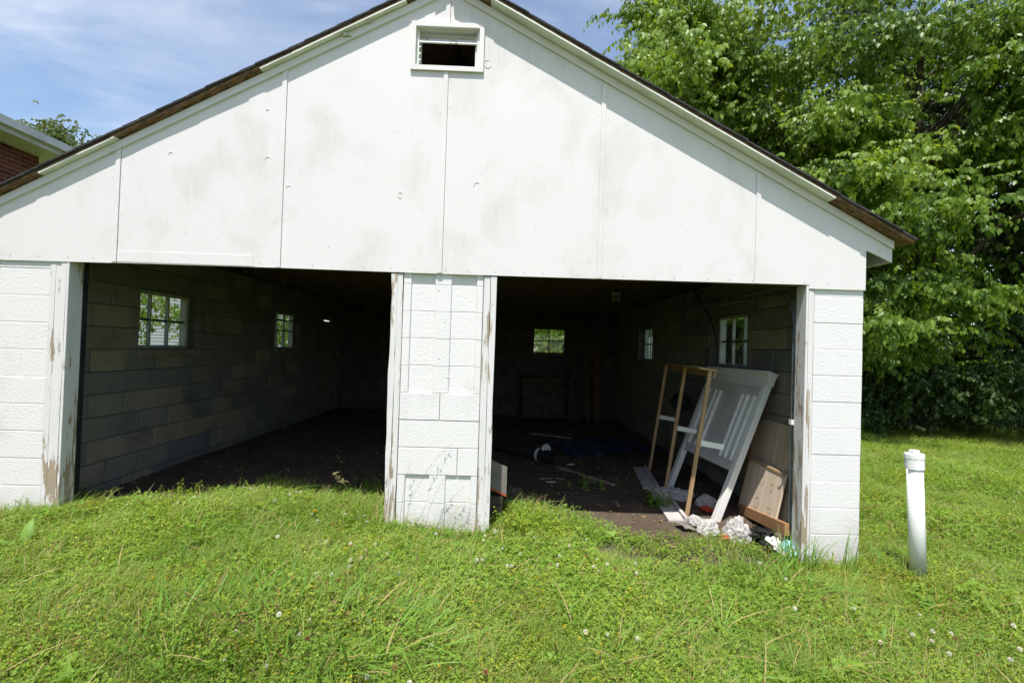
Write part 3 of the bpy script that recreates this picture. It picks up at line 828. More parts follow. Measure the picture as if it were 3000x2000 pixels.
# ------------------------------------------------------------------ brick house beside the garage
house = empty("brick_house", (-7.2, 0, 0), None, "red brick house with white eave and gutter left of the garage", "house")
BL, BH = 0.2032, 0.0677
HX, HY1, HZ = -7.2, 4.31, 4.432
MB().box(-8.2, -0.006, -9.0, HY1 - 0.006, 0.0, HZ).build("wall", "brick_mortar", house)
bmesh_full = MB().cbox(-0.05, 0.0, -BL / 2 + .005, BL / 2 - .005, -BH / 2 + .005, BH / 2 - .005, .002).mesh("brick", "brick")
rest = MB(); i = 0; z = HZ - BH / 2 - 0.003
while z > 0.3:
    y = HY1 - BL / 2 - (BL / 2 if i % 2 else 0)
    while y > -8.5:
        if y > 2.9 and z > 3.0: link("brick", bmesh_full, bpy.data.objects["wall"] if False else house.children[0], (rnd.uniform(-.002, .002), y, z))
        else: rest.box(-0.05, rnd.uniform(-.002, .002), y - BL / 2 + .005, y + BL / 2 - .005, z - BH / 2 + .005, z + BH / 2 - .005)
        y -= BL
    if i % 2: rest.box(-0.05, 0.0, HY1 - BL / 2 + .005, HY1, z - BH / 2 + .005, z + BH / 2 - .005)
    z -= BH; i += 1
tag(rest.build("brickwork", "brick", house.children[0]), kind="stuff")
sof = MB().box(-8.2, 0.50, -9.2, HY1 + 0.55, HZ + 0.001, HZ + 0.02).build("soffit", "soffit_paint", house)
MB().box(0.50, 0.525, -9.2, HY1 + 0.575, HZ - 0.03, HZ + 0.15).box(-8.2, 0.4995, HY1 + 0.5505, HY1 + 0.575, HZ - 0.03, HZ + 0.15).build("fascia", "gutter_white", house)
g = MB()
for (x0, x1, z0, z1) in ((.527, .60, HZ + .04, HZ + .045), (.60, .606, HZ + .04, HZ + .155), (.527, .532, HZ + .045, HZ + .15)):
    g.box(x0, x1, -9.2, HY1 + 0.60, z0, z1)
g.box(.527, .606, HY1 + .601, HY1 + .606, HZ + .04, HZ + .15)
g.build("gutter", "gutter_white", house)
MB().prism([(0.53, HZ + .152), (-4.2, HZ + 2.2), (-8.3, HZ + .5), (-8.3, HZ + .4), (-4.2, HZ + 2.05), (0.50, HZ + .1505)], -9.2, HY1 + 0.55, 'y').build("roof", "shingle", house)

# grey house across the yard, seen through the left window
far = empty("siding_house", (-18.0, 21.0, 0.6), (0, 0, R(36)), "pale grey lap-siding house with teal window seen through garage window", "house")
MB().box(-7, 7, 0.03, 6, -0.5, 4.6).build("wall", "siding", far)
sb = MB().prism([(0.0, 0.0), (0.028, 0.0), (0.028, 0.17), (0.016, 0.17)], -7, 7, 'x').mesh("siding_board", "siding")
for k in range(28): link("siding_board", sb, far, (0, 0, -0.2 + k * 0.165))
w = MB().box(-.55, .55, -0.05, -0.001, 1.05, 2.6).build("window", "gutter_white", far, loc=(2.5, 0, -0.35))
MB().box(-.45, .45, -0.075, -0.051, 1.15, 2.5).build("shade", "teal_trim", w)
for z in (1.6, 2.05): MB().box(-.45, .45, -0.09, -0.076, z, z + .05).build("muntin", "gutter_white", w)
MB().prism([(-0.4, 4.55), (3, 6.6), (6.4, 4.55), (6.4, 4.7), (3, 6.8), (-0.4, 4.7)], -7.4, 7.4, 'x').build("roof", "shingle", far)

# ------------------------------------------------------------------ things stored inside
def oriented(m, root): pass
# light wood shelf frame leaning to the right
shelf = empty("shelf_frame", (2.20, 0.70, 0.035), (0, R(7.6), R(-6.3)), "bare pine shelf frame with three thin posts leaning inside right doorway", "shelf frame")
for l in (0.0, 0.85, 1.745):
    MB().cbox(-0.018, 0.018, l - 0.011, l + 0.011, 0.0, 1.372, .002).build("post", "raw_pine", shelf)
    MB().cbox(0.0185, 0.225, l - 0.009, l + 0.011, 0.685, 0.735, .002).build("shelf_arm", "white_gloss", shelf)
MB().cbox(-0.105, 0.055, -0.035, 1.86, 1.3725, 1.392, .002).build("top_board", "raw_pine", shelf)
MB().cbox(0.03, 0.052, -0.01, 1.80, 1.318, 1.372, .002).build("top_rail", "raw_pine", shelf)
MB().cbox(-0.09, -0.04, 0.20, 0.27, 1.3925, 1.401, .002).build("wood_chip", "raw_pine", shelf)
# the white kick boards it stands on
kick = empty("kick_board", (2.10, 0.62, 0.035), (R(0), R(-2), R(-6.5)), "dusty white plank with raised edge strip under the pine frame", "plank")
MB().cbox(-0.085, 0.055, 0.0, 0.98, 0.0, 0.022, .002).build("board", "white_dusty", kick)
MB().cbox(0.0565, 0.085, 0.0, 0.98, 0.002, 0.05, .002).build("edge_strip", "white_dusty", kick)
kick2 = empty("kick_board", (2.17, 1.64, 0.035), (R(0), R(-1), R(-8.5)), "dusty white plank lying behind the nearer one under pine frame", "plank")
MB().cbox(-0.085, 0.055, 0.0, 0.95, 0.0, 0.022, .002).build("board", "white_dusty", kick2)
MB().cbox(0.0565, 0.085, 0.0, 0.95, 0.002, 0.05, .002).build("edge_strip", "white_dusty", kick2)

# white panelled headboard leaning on the right wall
hb = empty("headboard", (2.49, 0.715, 0.005), (0, R(20.5), R(3.5)), "white panelled headboard on two legs leaning against right wall", "headboard")
W_, H_ = 1.13, 1.47
for l in (0.0, W_ - 0.07):
    MB().cbox(-0.028, 0.032, l, l + 0.07, 0.0, H_ - 0.12, .003).build("leg", "white_gloss", hb)
MB().cbox(-0.004, 0.014, 0.0705, W_ - 0.0705, 0.50, H_ - 0.02, .001).build("panel_board", "grey_panel", hb)
MB().cbox(-0.018, 0.020, 0.071, W_ - 0.071, 0.485, 0.575, .002).build("rail", "grey_panel", hb)
MB().cbox(-0.018, 0.020, 0.071, W_ - 0.071, H_ - 0.235, H_ - 0.121, .002).build("rail", "grey_panel", hb)
MB().prism([(-0.032, H_ - 0.1195), (0.034, H_ - 0.1195), (0.034, H_ - 0.012), (-0.058, H_ - 0.012), (-0.058, H_ - 0.030), (-0.040, H_ - 0.048)], -0.012, W_ + 0.012, 'y').build("cornice", "white_gloss", hb)
MB().cbox(-0.066, 0.040, -0.02, W_ + 0.02, H_ - 0.0115, H_ + 0.006, .002).build("cap", "white_gloss", hb)
MB().cbox(-0.040, -0.0325, -0.004, W_ + 0.004, H_ - 0.15, H_ - 0.122, .002).build("cornice_bead", "white_gloss", hb)
for l in (0.115, 0.225, 0.315, 0.745, 0.835, 1.0):
    MB().cbox(-0.034, -0.0045, l, l + 0.022, 0.578, H_ - 0.238, .003).build("moulding", "white_gloss", hb)
for l in (0.262, 0.80):
    MB().cbox(-0.012, -0.0045, l, l + 0.012, 0.578, H_ - 0.238, .002).build("moulding", "white_gloss", hb)

# brown panelled doors against the wall in the corner
pd = empty("panel_door", (2.86, 0.30, 0.02), (0, R(10.5), R(-2)), "tan panelled door resting on its side against right wall", "door")
MB().cbox(0.0, 0.03, 0.0, 0.82, 0.0, 0.93, .002).build("board", "ply_brown", pd)
MB().cbox(-0.014, -0.0005, 0.775, 0.82, 0.0, 0.932, .003).build("stile", "plank_brown", pd)
MB().cbox(-0.012, -0.0005, 0.36, 0.40, 0.56, 0.925, .003).build("stile", "ply_brown", pd)
pb = empty("plywood_panel", (2.79, 0.33, 0.10), (0, R(12.0), R(-3)), "pale tan veneer panel with peeling patches leaning before the door", "panel")
MB().cbox(0.0, 0.018, 0.0, 0.66, 0.0, 0.47, .002).build("sheet", "ply_pale", pb)
MB().cbox(-0.0075, -0.0005, 0.0, 0.66, 0.447, 0.47, .002).build("top_edge", "raw_pine", pb)
for (l, h, r_) in ((.12, .11, .028), (.34, .12, .04), (.16, .31, .028), (.33, .33, .032)):
    pts = [(-0.0015, l + r_ * math.cos(q) * (1 + .25 * math.sin(3 * q)), h + r_ * 1.15 * math.sin(q)) for q in np.linspace(0.3, 5.9, 14)]
    MB().tube(pts, .0013, 5).build("veneer_blister", "raw_pine", pb)
sp = tag(MB().cbox(-0.019, 0.019, 0.0, 0.80, 0.0, 0.095, .003).build("brown_plank", "plank_brown", None, loc=(2.80, 0.145, 0.115), rot=(R(-6.5), R(3), R(-2))), "reddish brown plank on edge at foot of tan panels", "plank")
tag(MB().cbox(-0.012, 0.012, 0.0, 0.55, 0.0, 0.11, .002).build("white_plank", "litter_white", None, loc=(2.87, 0.19, 0.0), rot=(R(2), R(4), R(-2))), "pale plank on edge beneath the reddish brown plank", "plank")

# crumpled things: displaced icosphere
def crumple(name, loc, scl, mat, seed, amp=0.35, sub=3, freq=3.0, label=None, cat=None, group=None, flat=True):
    bm = bmesh.new(); bmesh.ops.create_icosphere(bm, subdivisions=sub, radius=1.0)
    rs = random.Random(seed); off = Vector((rs.random() * 50, rs.random() * 50, rs.random() * 50))
    from mathutils import noise as mn
    for v in bm.verts:
        p = v.co.normalized()
        k = 1 + amp * (mn.noise(p * freq * .6 + off) + 1.1 * (0.5 - abs(mn.noise(p * freq * 1.1 + off)) * 1.6) + .5 * (0.5 - abs(mn.noise(p * freq * 2.3 + off)) * 1.8) + .28 * (0.5 - abs(mn.noise(p * freq * 5.3 + off)) * 1.8))
        v.co = p * k
        if v.co.z < -0.55: v.co.z = -0.55 + (v.co.z + .55) * 0.15
    me = bpy.data.meshes.new(name); bm.to_mesh(me); bm.free(); me.materials.append(M[mat])
    o = link(name, me, None, loc, (0, 0, rs.random() * 6)); o.scale = scl
    return tag(o, label, cat, group)
G0 = lambda x, y: float(gz(x, y))
crumple("plastic_bag", (2.50, 0.36, G0(2.5, .36) + .06), (.095, .09, .11), "plastic_film", 3, .34, 4, 2.2, "large crumpled clear plastic bag at the headboard's near leg", "plastic bag")
crumple("plastic_bag", (2.30, 0.45, G0(2.3, .45) + .045), (.10, .075, .07), "plastic_film", 4, .34, 4, 2.4, "small clear plastic bag left of the big crumpled one", "plastic bag")
crumple("plastic_cup", (2.235, 0.55, G0(2.2, .5) + .06), (.06, .05, .045), "plastic_film", 14, .34, 4, 2.0, "crushed clear plastic cup beside foot of pine post", "cup")
crumple("plastic_bag", (2.33, 1.35, G0(2.3, 1.35) + .04), (.17, .12, .055), "plastic_film", 5, .34, 4, 2.6, "flattened clear plastic sheet on dirt behind the pine frame", "plastic bag")
crumple("plastic_bag", (2.55, 1.10, G0(2.5, 1.1) + .04), (.09, .08, .06), "plastic_film", 15, .34, 4, 2.6, "small clear plastic wad under the headboard", "plastic bag")
crumple("trash_bag", (2.68, 0.33, G0(2.68, .33) + .05), (.09, .08, .06), "black_plastic", 6, .5, 4, 2.8, "torn black trash bag below the reddish brown plank", "trash bag")
crumple("red_scrap", (2.385, 0.33, G0(2.385, .33) + .03), (.03, .03, .022), "red_plastic", 7, .3, 2, 2.0, "small red plastic scrap beside the big plastic bag", "scrap")
crumple("red_scrap", (2.50, 0.95, G0(2.5, .95) + .03), (.06, .05, .025), "red_plastic", 17, .4, 3, 2.0, "orange red scrap on dirt behind the headboard leg", "scrap")
crumple("black_bundle", (2.72, 2.3, 0.92), (.09, .10, .14), "black_plastic", 8, .3, 3, 2.0, "black bundle hanging behind the pine frame", "bundle")

def sheet(name, loc, rot, w, h, mat, seed, amp=0.03, n=9, label=None, cat=None, group=None):
    """crinkled thin sheet with real thickness"""
    rs = np.random.RandomState(seed)
    u = np.linspace(-.5, .5, n); UX, UY = np.meshgrid(u * w, u * h)
    Z = amp * (vnoise(UX, UY, 9 / max(w, h) * .6, seed) - .5) * 2 + amp * .6 * rs.randn(n, n) * .5
    UX = UX + rs.randn(n, n) * w * .02; UY = UY + rs.randn(n, n) * h * .02
    vs = [(UX[i, j], UY[i, j], Z[i, j]) for i in range(n) for j in range(n)]
    fs = [(i * n + j, i * n + j + 1, (i + 1) * n + j + 1, (i + 1) * n + j) for i in range(n - 1) for j in range(n - 1)]
    o = MB().add(vs, fs).build(name, mat, None, loc=loc, rot=rot)
    so = o.modifiers.new("thickness", 'SOLIDIFY'); so.thickness = 0.002
    return tag(o, label, cat, group)
sheet("cardboard_flap", (2.12, 0.50, G0(2.12, .5) + .035), (R(8), R(14), .3), .15, .13, "card", 3, .012, 7, "torn tan cardboard flap at the front end of white plank", "cardboard")
sheet("paper_wrapper", (2.70, 0.10, G0(2.7, .1) + .085), (R(38), R(10), R(25)), .16, .15, "litter_white", 4, .02, 8, "crumpled grey wrapper against the right door track", "wrapper")
sheet("teal_wrapper", (2.775, 0.075, G0(2.77, .07) + .085), (R(45), R(-12), R(15)), .10, .12, "litter_teal", 5, .02, 8, "teal and white wrapper beside the right door track", "wrapper")
sheet("blue_tarp", (2.05, 3.75, 0.10), (0, 0, .3), 1.5, 1.1, "blue_tarp", 6, .05, 16, "rumpled blue tarp on the dark floor", "tarp")
for (x, y, a, l, w, mat, lab) in ((1.03, 1.90, .2, .16, .035, "grey_board", "pale wood splinter on dirt floor, leftmost scrap"), (1.20, 1.93, -.3, .10, .03, "grey_board", "pale wood splinter right of the leftmost scrap"),
                                  (1.07, 1.78, 0, .11, .022, "litter_white", "short white strip on dirt below the two splinters"), (1.55, 1.85, .5, .24, .018, "grey_board", "thin pale strip lying on dirt near fallen stick"),
                                  (1.42, 2.62, .4, .10, .02, "litter_white", "little white strip right of the black drain pipe")):
    tag(MB().cbox(-l / 2, l / 2, -w / 2, w / 2, 0, .012, .002).build("wood_scrap", mat, None, loc=(x, y, G0(x, y) + .004), rot=(0, 0, a)), lab, "scrap")
# sticks and boards on the floor
def floor_board(p, q, w, h, mat, label, cat="board", name="fallen_board"):
    p, q = Vector((*p, G0(*p) + .003)), Vector((*q, G0(*q) + .003)); d = q - p; L = d.length
    o = MB().cbox(0, L, -w / 2, w / 2, 0, h, .003).build(name, mat, None, loc=p, rot=(0, -math.asin(d.z / L), math.atan2(d.y, d.x)))
    return tag(o, label, cat)
floor_board((1.22, 2.46), (1.78, 1.72), .035, .03, "grey_board", "thin grey stick lying diagonally on the dirt floor", "stick", "stick")
floor_board((1.02, 4.9), (1.68, 4.4), .06, .03, "grey_board", "greyish board far back on the dark floor", "board")
floor_board((1.15, 1.42), (2.0, 1.28), .10, .012, "dim_board", "weathered brown board half buried in dirt near doorway", "board")
floor_board((0.9, 2.15), (1.9, 2.2), .10, .012, "dim_board", "flat grey board on dirt beyond the diagonal stick", "board")
floor_board((-2.85, 1.9), (-2.75, 4.9), .09, .02, "old_wood", "dark board along the foot of the left wall", "board")
# corrugated black drain pipe with a white band
dp = empty("drain_pipe", (0.42, 3.38, G0(.42, 3.38) + .085), (0, R(90 + 1), R(-43)), "black corrugated drain pipe with white band on the floor", "drain pipe")
prof = [(0.0, 0.0)]
for k in range(40):
    zc = k * 0.026; prof += [(.080, zc), (.087, zc + .006), (.087, zc + .015), (.080, zc + .021)]
prof += [(.070, 1.041), (.066, .95), (0.0, .95)]
MB().lathe(prof, 18).build("tube", "black_plastic", dp, smooth=False)
MB().lathe([(.0875, .80), (.090, .802), (.090, .84), (.0875, .842)], 18).build("band", "litter_white", dp)
crumple("pale_rag", (1.10, 2.80, .22), (.07, .05, .05), "litter_white", 27, .4, 3, 2.2, "pale rag lying on the end of the black drain pipe", "rag")
# board leaning behind the centre pier with orange edge
lb = empty("panel_scrap", (0.45, 0.33, 0.33), None, "grey wall panel scrap with orange edge leaning behind centre pier", "panel")
for (z0, z1) in ((0.0, .118), (.121, .224)):
    MB().prism([(-.16, z0 + .115), (.099, z0 + .002), (.101, z1 + .002), (-.16, z1 + .118)], -.006, .006, 'y').build("sheet", "card", lb)
MB().prism([(-.16, .096), (.099, -.016), (.099, .0), (-.16, .1135)], -.006, .006, 'y').build("edge", "orange_edge", lb)
ck = MB().cbox(-.16, .09, -.06, .09, 0.0, .23, .006).build("broken_block", "dim_board", None, loc=(.42, .36, .085), rot=(0, 0, .2))
tag(ck, "dark block under the grey panel scrap behind centre pier", "block")
# boards stacked upright at the back of the right bay
for k, (x, wd, h, mat, lab) in enumerate(((2.05, .22, 1.62, "dim_board", "wide grey board standing upright against the back wall"), (2.38, .10, 1.75, "old_wood", "dark narrow board standing at the back wall's right end"),
                                          (2.58, .15, 1.55, "old_wood", "brown board standing in the back right corner"))):
    tag(MB().cbox(-wd / 2, wd / 2, -0.012, 0.012, 0, h, .002).build("upright_board", mat, None, loc=(x, 6.78, G0(x, 6.78)), rot=(R(-9), R(rnd.uniform(-2, 2)), 0)), lab, "board")
# dark shelf chest at back and cabinet
cab = empty("cabinet", (1.35, 6.72, 0.06), (0, 0, R(3)), "dark low cabinet below the back window", "cabinet")
MB().cbox(-.45, .45, -.25, .25, 0.04, 0.86, .004).build("body", "dim_board", cab)
MB().cbox(-.48, .48, -.28, .26, .862, .895, .003).build("top", "old_wood", cab)
for x in (-.43, .005): MB().cbox(x, x + .425, -.272, -.2505, .09, .80, .003).build("door", "dim_board", cab)
# ceiling lamp holders with bulbs
for (x, y, mat, lab) in ((2.20, 3.85, "amber_glass", "unlit amber bulb in ceiling holder of right bay"), (2.27, 3.82, "porcelain", "unlit white bulb beside the amber one"), (-0.55, 2.4, "porcelain", "unlit white bulb under ceiling of left bay")):
    o = empty("light_bulb", (x, y, TOPW + .04), None, lab, "bulb")
    MB().lathe([(0, 0), (.045, -.002), (.045, -.02), (.025, -.045), (.02, -.06), (0, -.06)], 14).build("holder", "porcelain", o)
    MB().lathe([(0.001, -.062), (.014, -.065), (.016, -.08), (.03, -.105), (.031, -.125), (.02, -.145), (.001, -.152)], 14).build("bulb", mat, o, smooth=True)
tag(MB().tube([(2.23, 3.83, TOPW + .035), (2.5, 3.4, TOPW + .03), (2.62, 2.9, TOPW - .02), (2.75, 2.2, TOPW + .035)], .006, 5).build("wire", "dark_metal"), "dark loose wire drooping along the right bay ceiling", "wire")
tag(MB().tube([(2.95, 2.9, TOPW), (2.95, 2.88, 1.9), (2.96, 2.86, 1.45), (2.97, 2.85, 1.2)], .006, 5).build("wire", "dark_metal"), "dark wire hanging down the right wall between its windows", "wire")
# long pole on the left wall
tag(MB().tube([(-3.085, 2.10, 1.885), (-3.075, 3.6, 1.872), (-3.08, 4.95, 1.90)], [.013, .014, .012], 7).build("long_pole", "grey_board"), "long slim pole fixed along the left wall across windows", "pole")
for (x, y, r, lab) in ((1.72, 0.02, .035, "small tan stone on bare soil in front of right bay"), (1.95, -.14, .03, "tan stone nearest the lawn before the right bay"), (2.22, .2, .03, "rounded tan stone near the crushed cup")):
    crumple("stone", (x, y, G0(x, y) + .008), (r, r * .8, r * .55), "rock", int(x * 100), .3, 2, 1.6, lab, "stone")
for (x, y, r, lab) in ((.62, .95, .13, "round brown root stump inside the right bay by pier"),):
    crumple("stump", (x, y, G0(x, y) + .04), (r, r, r * .8), "bark", 77, .35, 3, 1.8, lab, "stump")
floor_board((3.30, .30), (3.52, .05), .05, .04, "grey_board", "short grey wood piece by right corner of the garage", "board")

# ------------------------------------------------------------------ white standpipe in the lawn
pipe = empty("standpipe", (3.57, -0.20, -0.14), (R(-1.5), R(-1.6), 0), "white plastic cleanout pipe with square-plug cap standing in the lawn", "standpipe")
PR_ = 0.0505; PH = 0.975
MB().lathe([(0, 0), (PR_, 0), (PR_, PH - .004), (0, PH - .004)], 36).build("pipe", "pvc", pipe, smooth=False)
cap = MB().lathe([(PR_ + .0005, PH - .085), (.0585, PH - .085), (.0585, PH - .012), (.0600, PH - .0115), (.0605, PH - .006), (.0605, PH + .020), (.0585, PH + .026), (0.0, PH + .028)], 36).build("cap", "pvc", pipe)
MB().cbox(-.024, .024, -.024, .024, PH + .0285, PH + .052, .003).build("plug", "pvc", cap)
for k in range(12):
    a = 2 * math.pi * k / 12
    MB().cbox(-.002, .002, -.0013, .0013, PH - .004, PH + .018, .0005).build("grip_rib", "pvc", cap, loc=(.0612 * math.cos(a), .0612 * math.sin(a), 0), rot=(0, 0, a + R(90)))
for o in (bpy.data.objects["pipe"],):
    me = o.data; me.polygons.foreach_set("use_smooth", [abs(p.normal.z) < .5 for p in me.polygons])

# ------------------------------------------------------------------ vegetation
def leaf_unit(fold=0.18, wid=0.30):
    """leaf along +x, length 1: base, left, right, mid, tip (4 triangles)"""
    v = np.array([(0, 0, 0), (.42, wid, fold * wid), (.42, -wid, fold * wid), (.46, 0, -.02), (1, 0, -.12)])
    f = np.array([(0, 3, 1), (0, 2, 3), (1, 3, 4), (3, 2, 4)])
    return v, f
def rotz(a): c, s = np.cos(a), np.sin(a); return np.array([[c, -s, 0], [s, c, 0], [0, 0, 1]])
def roty(a): c, s = np.cos(a), np.sin(a); return np.array([[c, 0, s], [0, 1, 0], [-s, 0, c]])
def rotx(a): c, s = np.cos(a), np.sin(a); return np.array([[1, 0, 0], [0, c, -s], [0, s, c]])
def make_spray(rs, n, length, lsize, droop=0.5):
    lv, lf = leaf_unit(); V, F, Tn = [], [], []
    for i in range(n):
        t = (i + rs.rand() * .6) / n; side = 1 if i % 2 else -1
        p = np.array([t * length, side * .01, -droop * .35 * length * t * t])
        A = rotz(side * (R(62) - R(40) * t) + rs.randn() * .25) @ roty(R(34) + droop * rs.rand() * 1.1) @ rotx(rs.randn() * .45)
        s = lsize * (0.75 + .5 * rs.rand()) * (1.0 - .25 * t)
        F.append(lf + 5 * i); V.append((lv * s) @ A.T + p); Tn.append(np.full(5, np.clip(.5 + .22 * rs.randn() + .2 * (t - .5), 0, 1)))
    return np.concatenate(V), np.concatenate(F), np.concatenate(Tn)

def crown_mesh(name, rs, centres, n_per, sigma, lsize, length, n_leaf, mat, axis_xy, tones=(0.0, 1.0), droop=.5):
    sprays = [make_spray(rs, n_leaf, length, lsize, droop) for _ in range(10)]
    V, F, Tn = [], [], []; o = 0
    for c, w in centres:
        k = max(3, int(n_per * w * (0.7 + .6 * rs.rand())))
        tone = rs.rand() * .6 - .3
        for _ in range(k):
            off = rs.randn(3) * np.array(sigma) * (0.6 + .6 * w)
            p = c + off
            sv, sf, st = sprays[rs.randint(10)]
            out = np.arctan2(p[1] - axis_xy[1], p[0] - axis_xy[0]) + rs.randn() * .8
            A = rotz(out) @ roty(R(24) + rs.randn() * .35) @ rotx(rs.randn() * .3)
            s = .75 + .55 * rs.rand()
            V.append((sv * s) @ A.T + p); F.append(sf + o); o += len(sv)
            Tn.append(np.clip(st + tone, 0, 1))
    return arrays_mesh(name, np.concatenate(V), np.concatenate(F), mat, np.concatenate(Tn))

def crown_centres(rs, c, r, n, lo=.55):
    """clumps gathered into boughs, so that dark gaps stay open between them"""
    out, boughs = [], []
    nb = max(3, n // 4)
    while len(boughs) < nb:
        d = rs.randn(3); d /= np.linalg.norm(d)
        q = lo + (1 - lo) * rs.rand() ** .6
        p = np.array(c) + d * np.array(r) * q
        if p[2] < 0.5: continue
        if len(boughs) < nb * .8 and any(np.linalg.norm((p - b) / np.array([1, 1, .7])) < .75 * (r[0] * r[1] * r[2]) ** (1 / 3) / nb ** (1 / 3) * 1.1 for b in boughs) and rs.rand() < .9: continue
        boughs.append(p)
    sp = min(.55, .28 * r[0])
    while len(out) < n:
        b = boughs[len(out) % nb]
        p = b + rs.randn(3) * np.array([sp, sp, sp * .42])
        if p[2] < 0.35: continue
        out.append((p, .7 + .6 * rs.rand()))
    return out

def tree(name, base, height, trunk_r, crowns, n_per, sigma, lsize, length, n_leaf, mat, seed, label, lean=(0, 0), group=None, limbs=14, extra=(), droop=.5, cat="tree"):
    rs = np.random.RandomState(seed); bz = G0(*base) - .1
    root = empty(name, (base[0], base[1], bz), None, label, cat, group)
    b0 = np.array([base[0], base[1], bz])
    trunk = MB(); pts, rad = [], []
    for i in range(8):
        t = i / 7
        pts.append((lean[0] * t + .18 * math.sin(3 * t + seed) * t, lean[1] * t + .15 * math.cos(2.3 * t + seed) * t, height * t)); rad.append(trunk_r * (1 - .85 * t) * (1.25 if i == 0 else 1))
    trunk.tube(pts, rad, 9)
    cs = []
    for (c, r, n) in crowns: cs += crown_centres(rs, c, r, n)
    cs += [(np.array(e[:3]), e[3]) for e in extra]
    order = rs.permutation(len(cs))
    for i in order[:limbs]:
        p = cs[i][0] - b0
        zt = np.clip((p[2] - .6 * np.hypot(p[0], p[1])) / height, .12, .9); k = zt * 7; j = int(min(k, 6)); f = k - j
        q = np.array(pts[j]) * (1 - f) + np.array(pts[j + 1]) * f
        d = p - q; mid = q + d * .5 + np.array([0, 0, .12 * np.linalg.norm(d)]) + rs.randn(3) * .12
        r0 = trunk_r * (1 - .85 * zt) * .5
        trunk.tube([q, q * .7 + mid * .3 + rs.randn(3) * .03, mid, mid * .4 + p * .6 + rs.randn(3) * .06, p], [r0, r0 * .8, r0 * .55, r0 * .35, r0 * .12], 6, cap=False)
    trunk.build("trunk", "bark", root)
    me = crown_mesh("crown", rs, cs, n_per, sigma, lsize, length, n_leaf, mat, base)
    me.transform(Matrix.Translation((-base[0], -base[1], -bz)))
    link("crown", me, root)
    return root

SG = (.36, .36, .125)
tree("broadleaf_tree", (7.4, 9.6), 11.5, .24, [((6.6, 8.4, 7.2), (2.9, 2.6, 3.9), 70), ((6.0, 8.6, 4.4), (1.8, 1.5, 1.6), 11), ((5.15, 8.7, 8.2), (1.2, 1.2, 2.7), 40), ((4.75, 8.6, 9.4), (.85, 1.0, 2.3), 36)], 60, SG, .14, .46, 11, "tree_leaf", 11,
     "tall leafy tree whose crown rises over the garage's right roof slope", (-.4, -.6), "trees at the wood's edge", 26)
tree("broadleaf_tree", (10.6, 8.2), 11.0, .22, [((10.0, 6.9, 6.7), (2.7, 2.3, 4.3), 62)], 60, SG, .14, .46, 11, "tree_leaf", 12,
     "bushy bright green tree just right of the garage's roof end", (-.3, -.5), "trees at the wood's edge", 26)
tree("broadleaf_tree", (13.4, 6.6), 11.0, .22, [((13.0, 5.6, 6.6), (2.6, 2.2, 4.4), 58)], 60, SG, .14, .46, 11, "tree_leaf", 13,
     "leafy tree at the photo's right edge above the standpipe", (-.3, -.4), "trees at the wood's edge", 22)
tree("broadleaf_tree", (8.7, 7.9), 5.2, .07, [((8.0, 6.9, 2.7), (1.15, 1.0, 1.15), 26), ((9.6, 7.0, 3.0), (1.2, .9, 1.2), 16)], 55, SG, .13, .44, 11, "tree_leaf", 14,
     "young tree with low branches close behind the garage's right corner", (-.5, -.8), "trees at the wood's edge", 14)
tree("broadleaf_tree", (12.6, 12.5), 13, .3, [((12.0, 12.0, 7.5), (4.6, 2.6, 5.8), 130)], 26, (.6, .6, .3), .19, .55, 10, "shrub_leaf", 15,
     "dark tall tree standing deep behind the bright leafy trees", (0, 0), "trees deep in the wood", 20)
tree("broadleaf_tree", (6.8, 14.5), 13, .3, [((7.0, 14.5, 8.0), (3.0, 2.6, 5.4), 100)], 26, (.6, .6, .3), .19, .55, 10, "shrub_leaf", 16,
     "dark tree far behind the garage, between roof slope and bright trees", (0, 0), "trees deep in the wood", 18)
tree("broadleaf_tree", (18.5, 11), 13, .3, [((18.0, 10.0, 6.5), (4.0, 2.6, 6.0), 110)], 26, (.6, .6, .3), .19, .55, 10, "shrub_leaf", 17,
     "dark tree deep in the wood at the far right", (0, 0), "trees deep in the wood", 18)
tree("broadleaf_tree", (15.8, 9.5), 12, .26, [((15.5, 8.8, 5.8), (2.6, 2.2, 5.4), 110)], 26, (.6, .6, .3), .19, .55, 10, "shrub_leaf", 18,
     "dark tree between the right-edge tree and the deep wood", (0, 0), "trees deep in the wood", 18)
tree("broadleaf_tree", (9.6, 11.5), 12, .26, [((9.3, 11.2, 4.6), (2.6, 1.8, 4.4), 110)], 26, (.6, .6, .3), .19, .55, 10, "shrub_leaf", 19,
     "dark tree directly behind the young low-branched tree", (0, 0), "trees deep in the wood", 18)
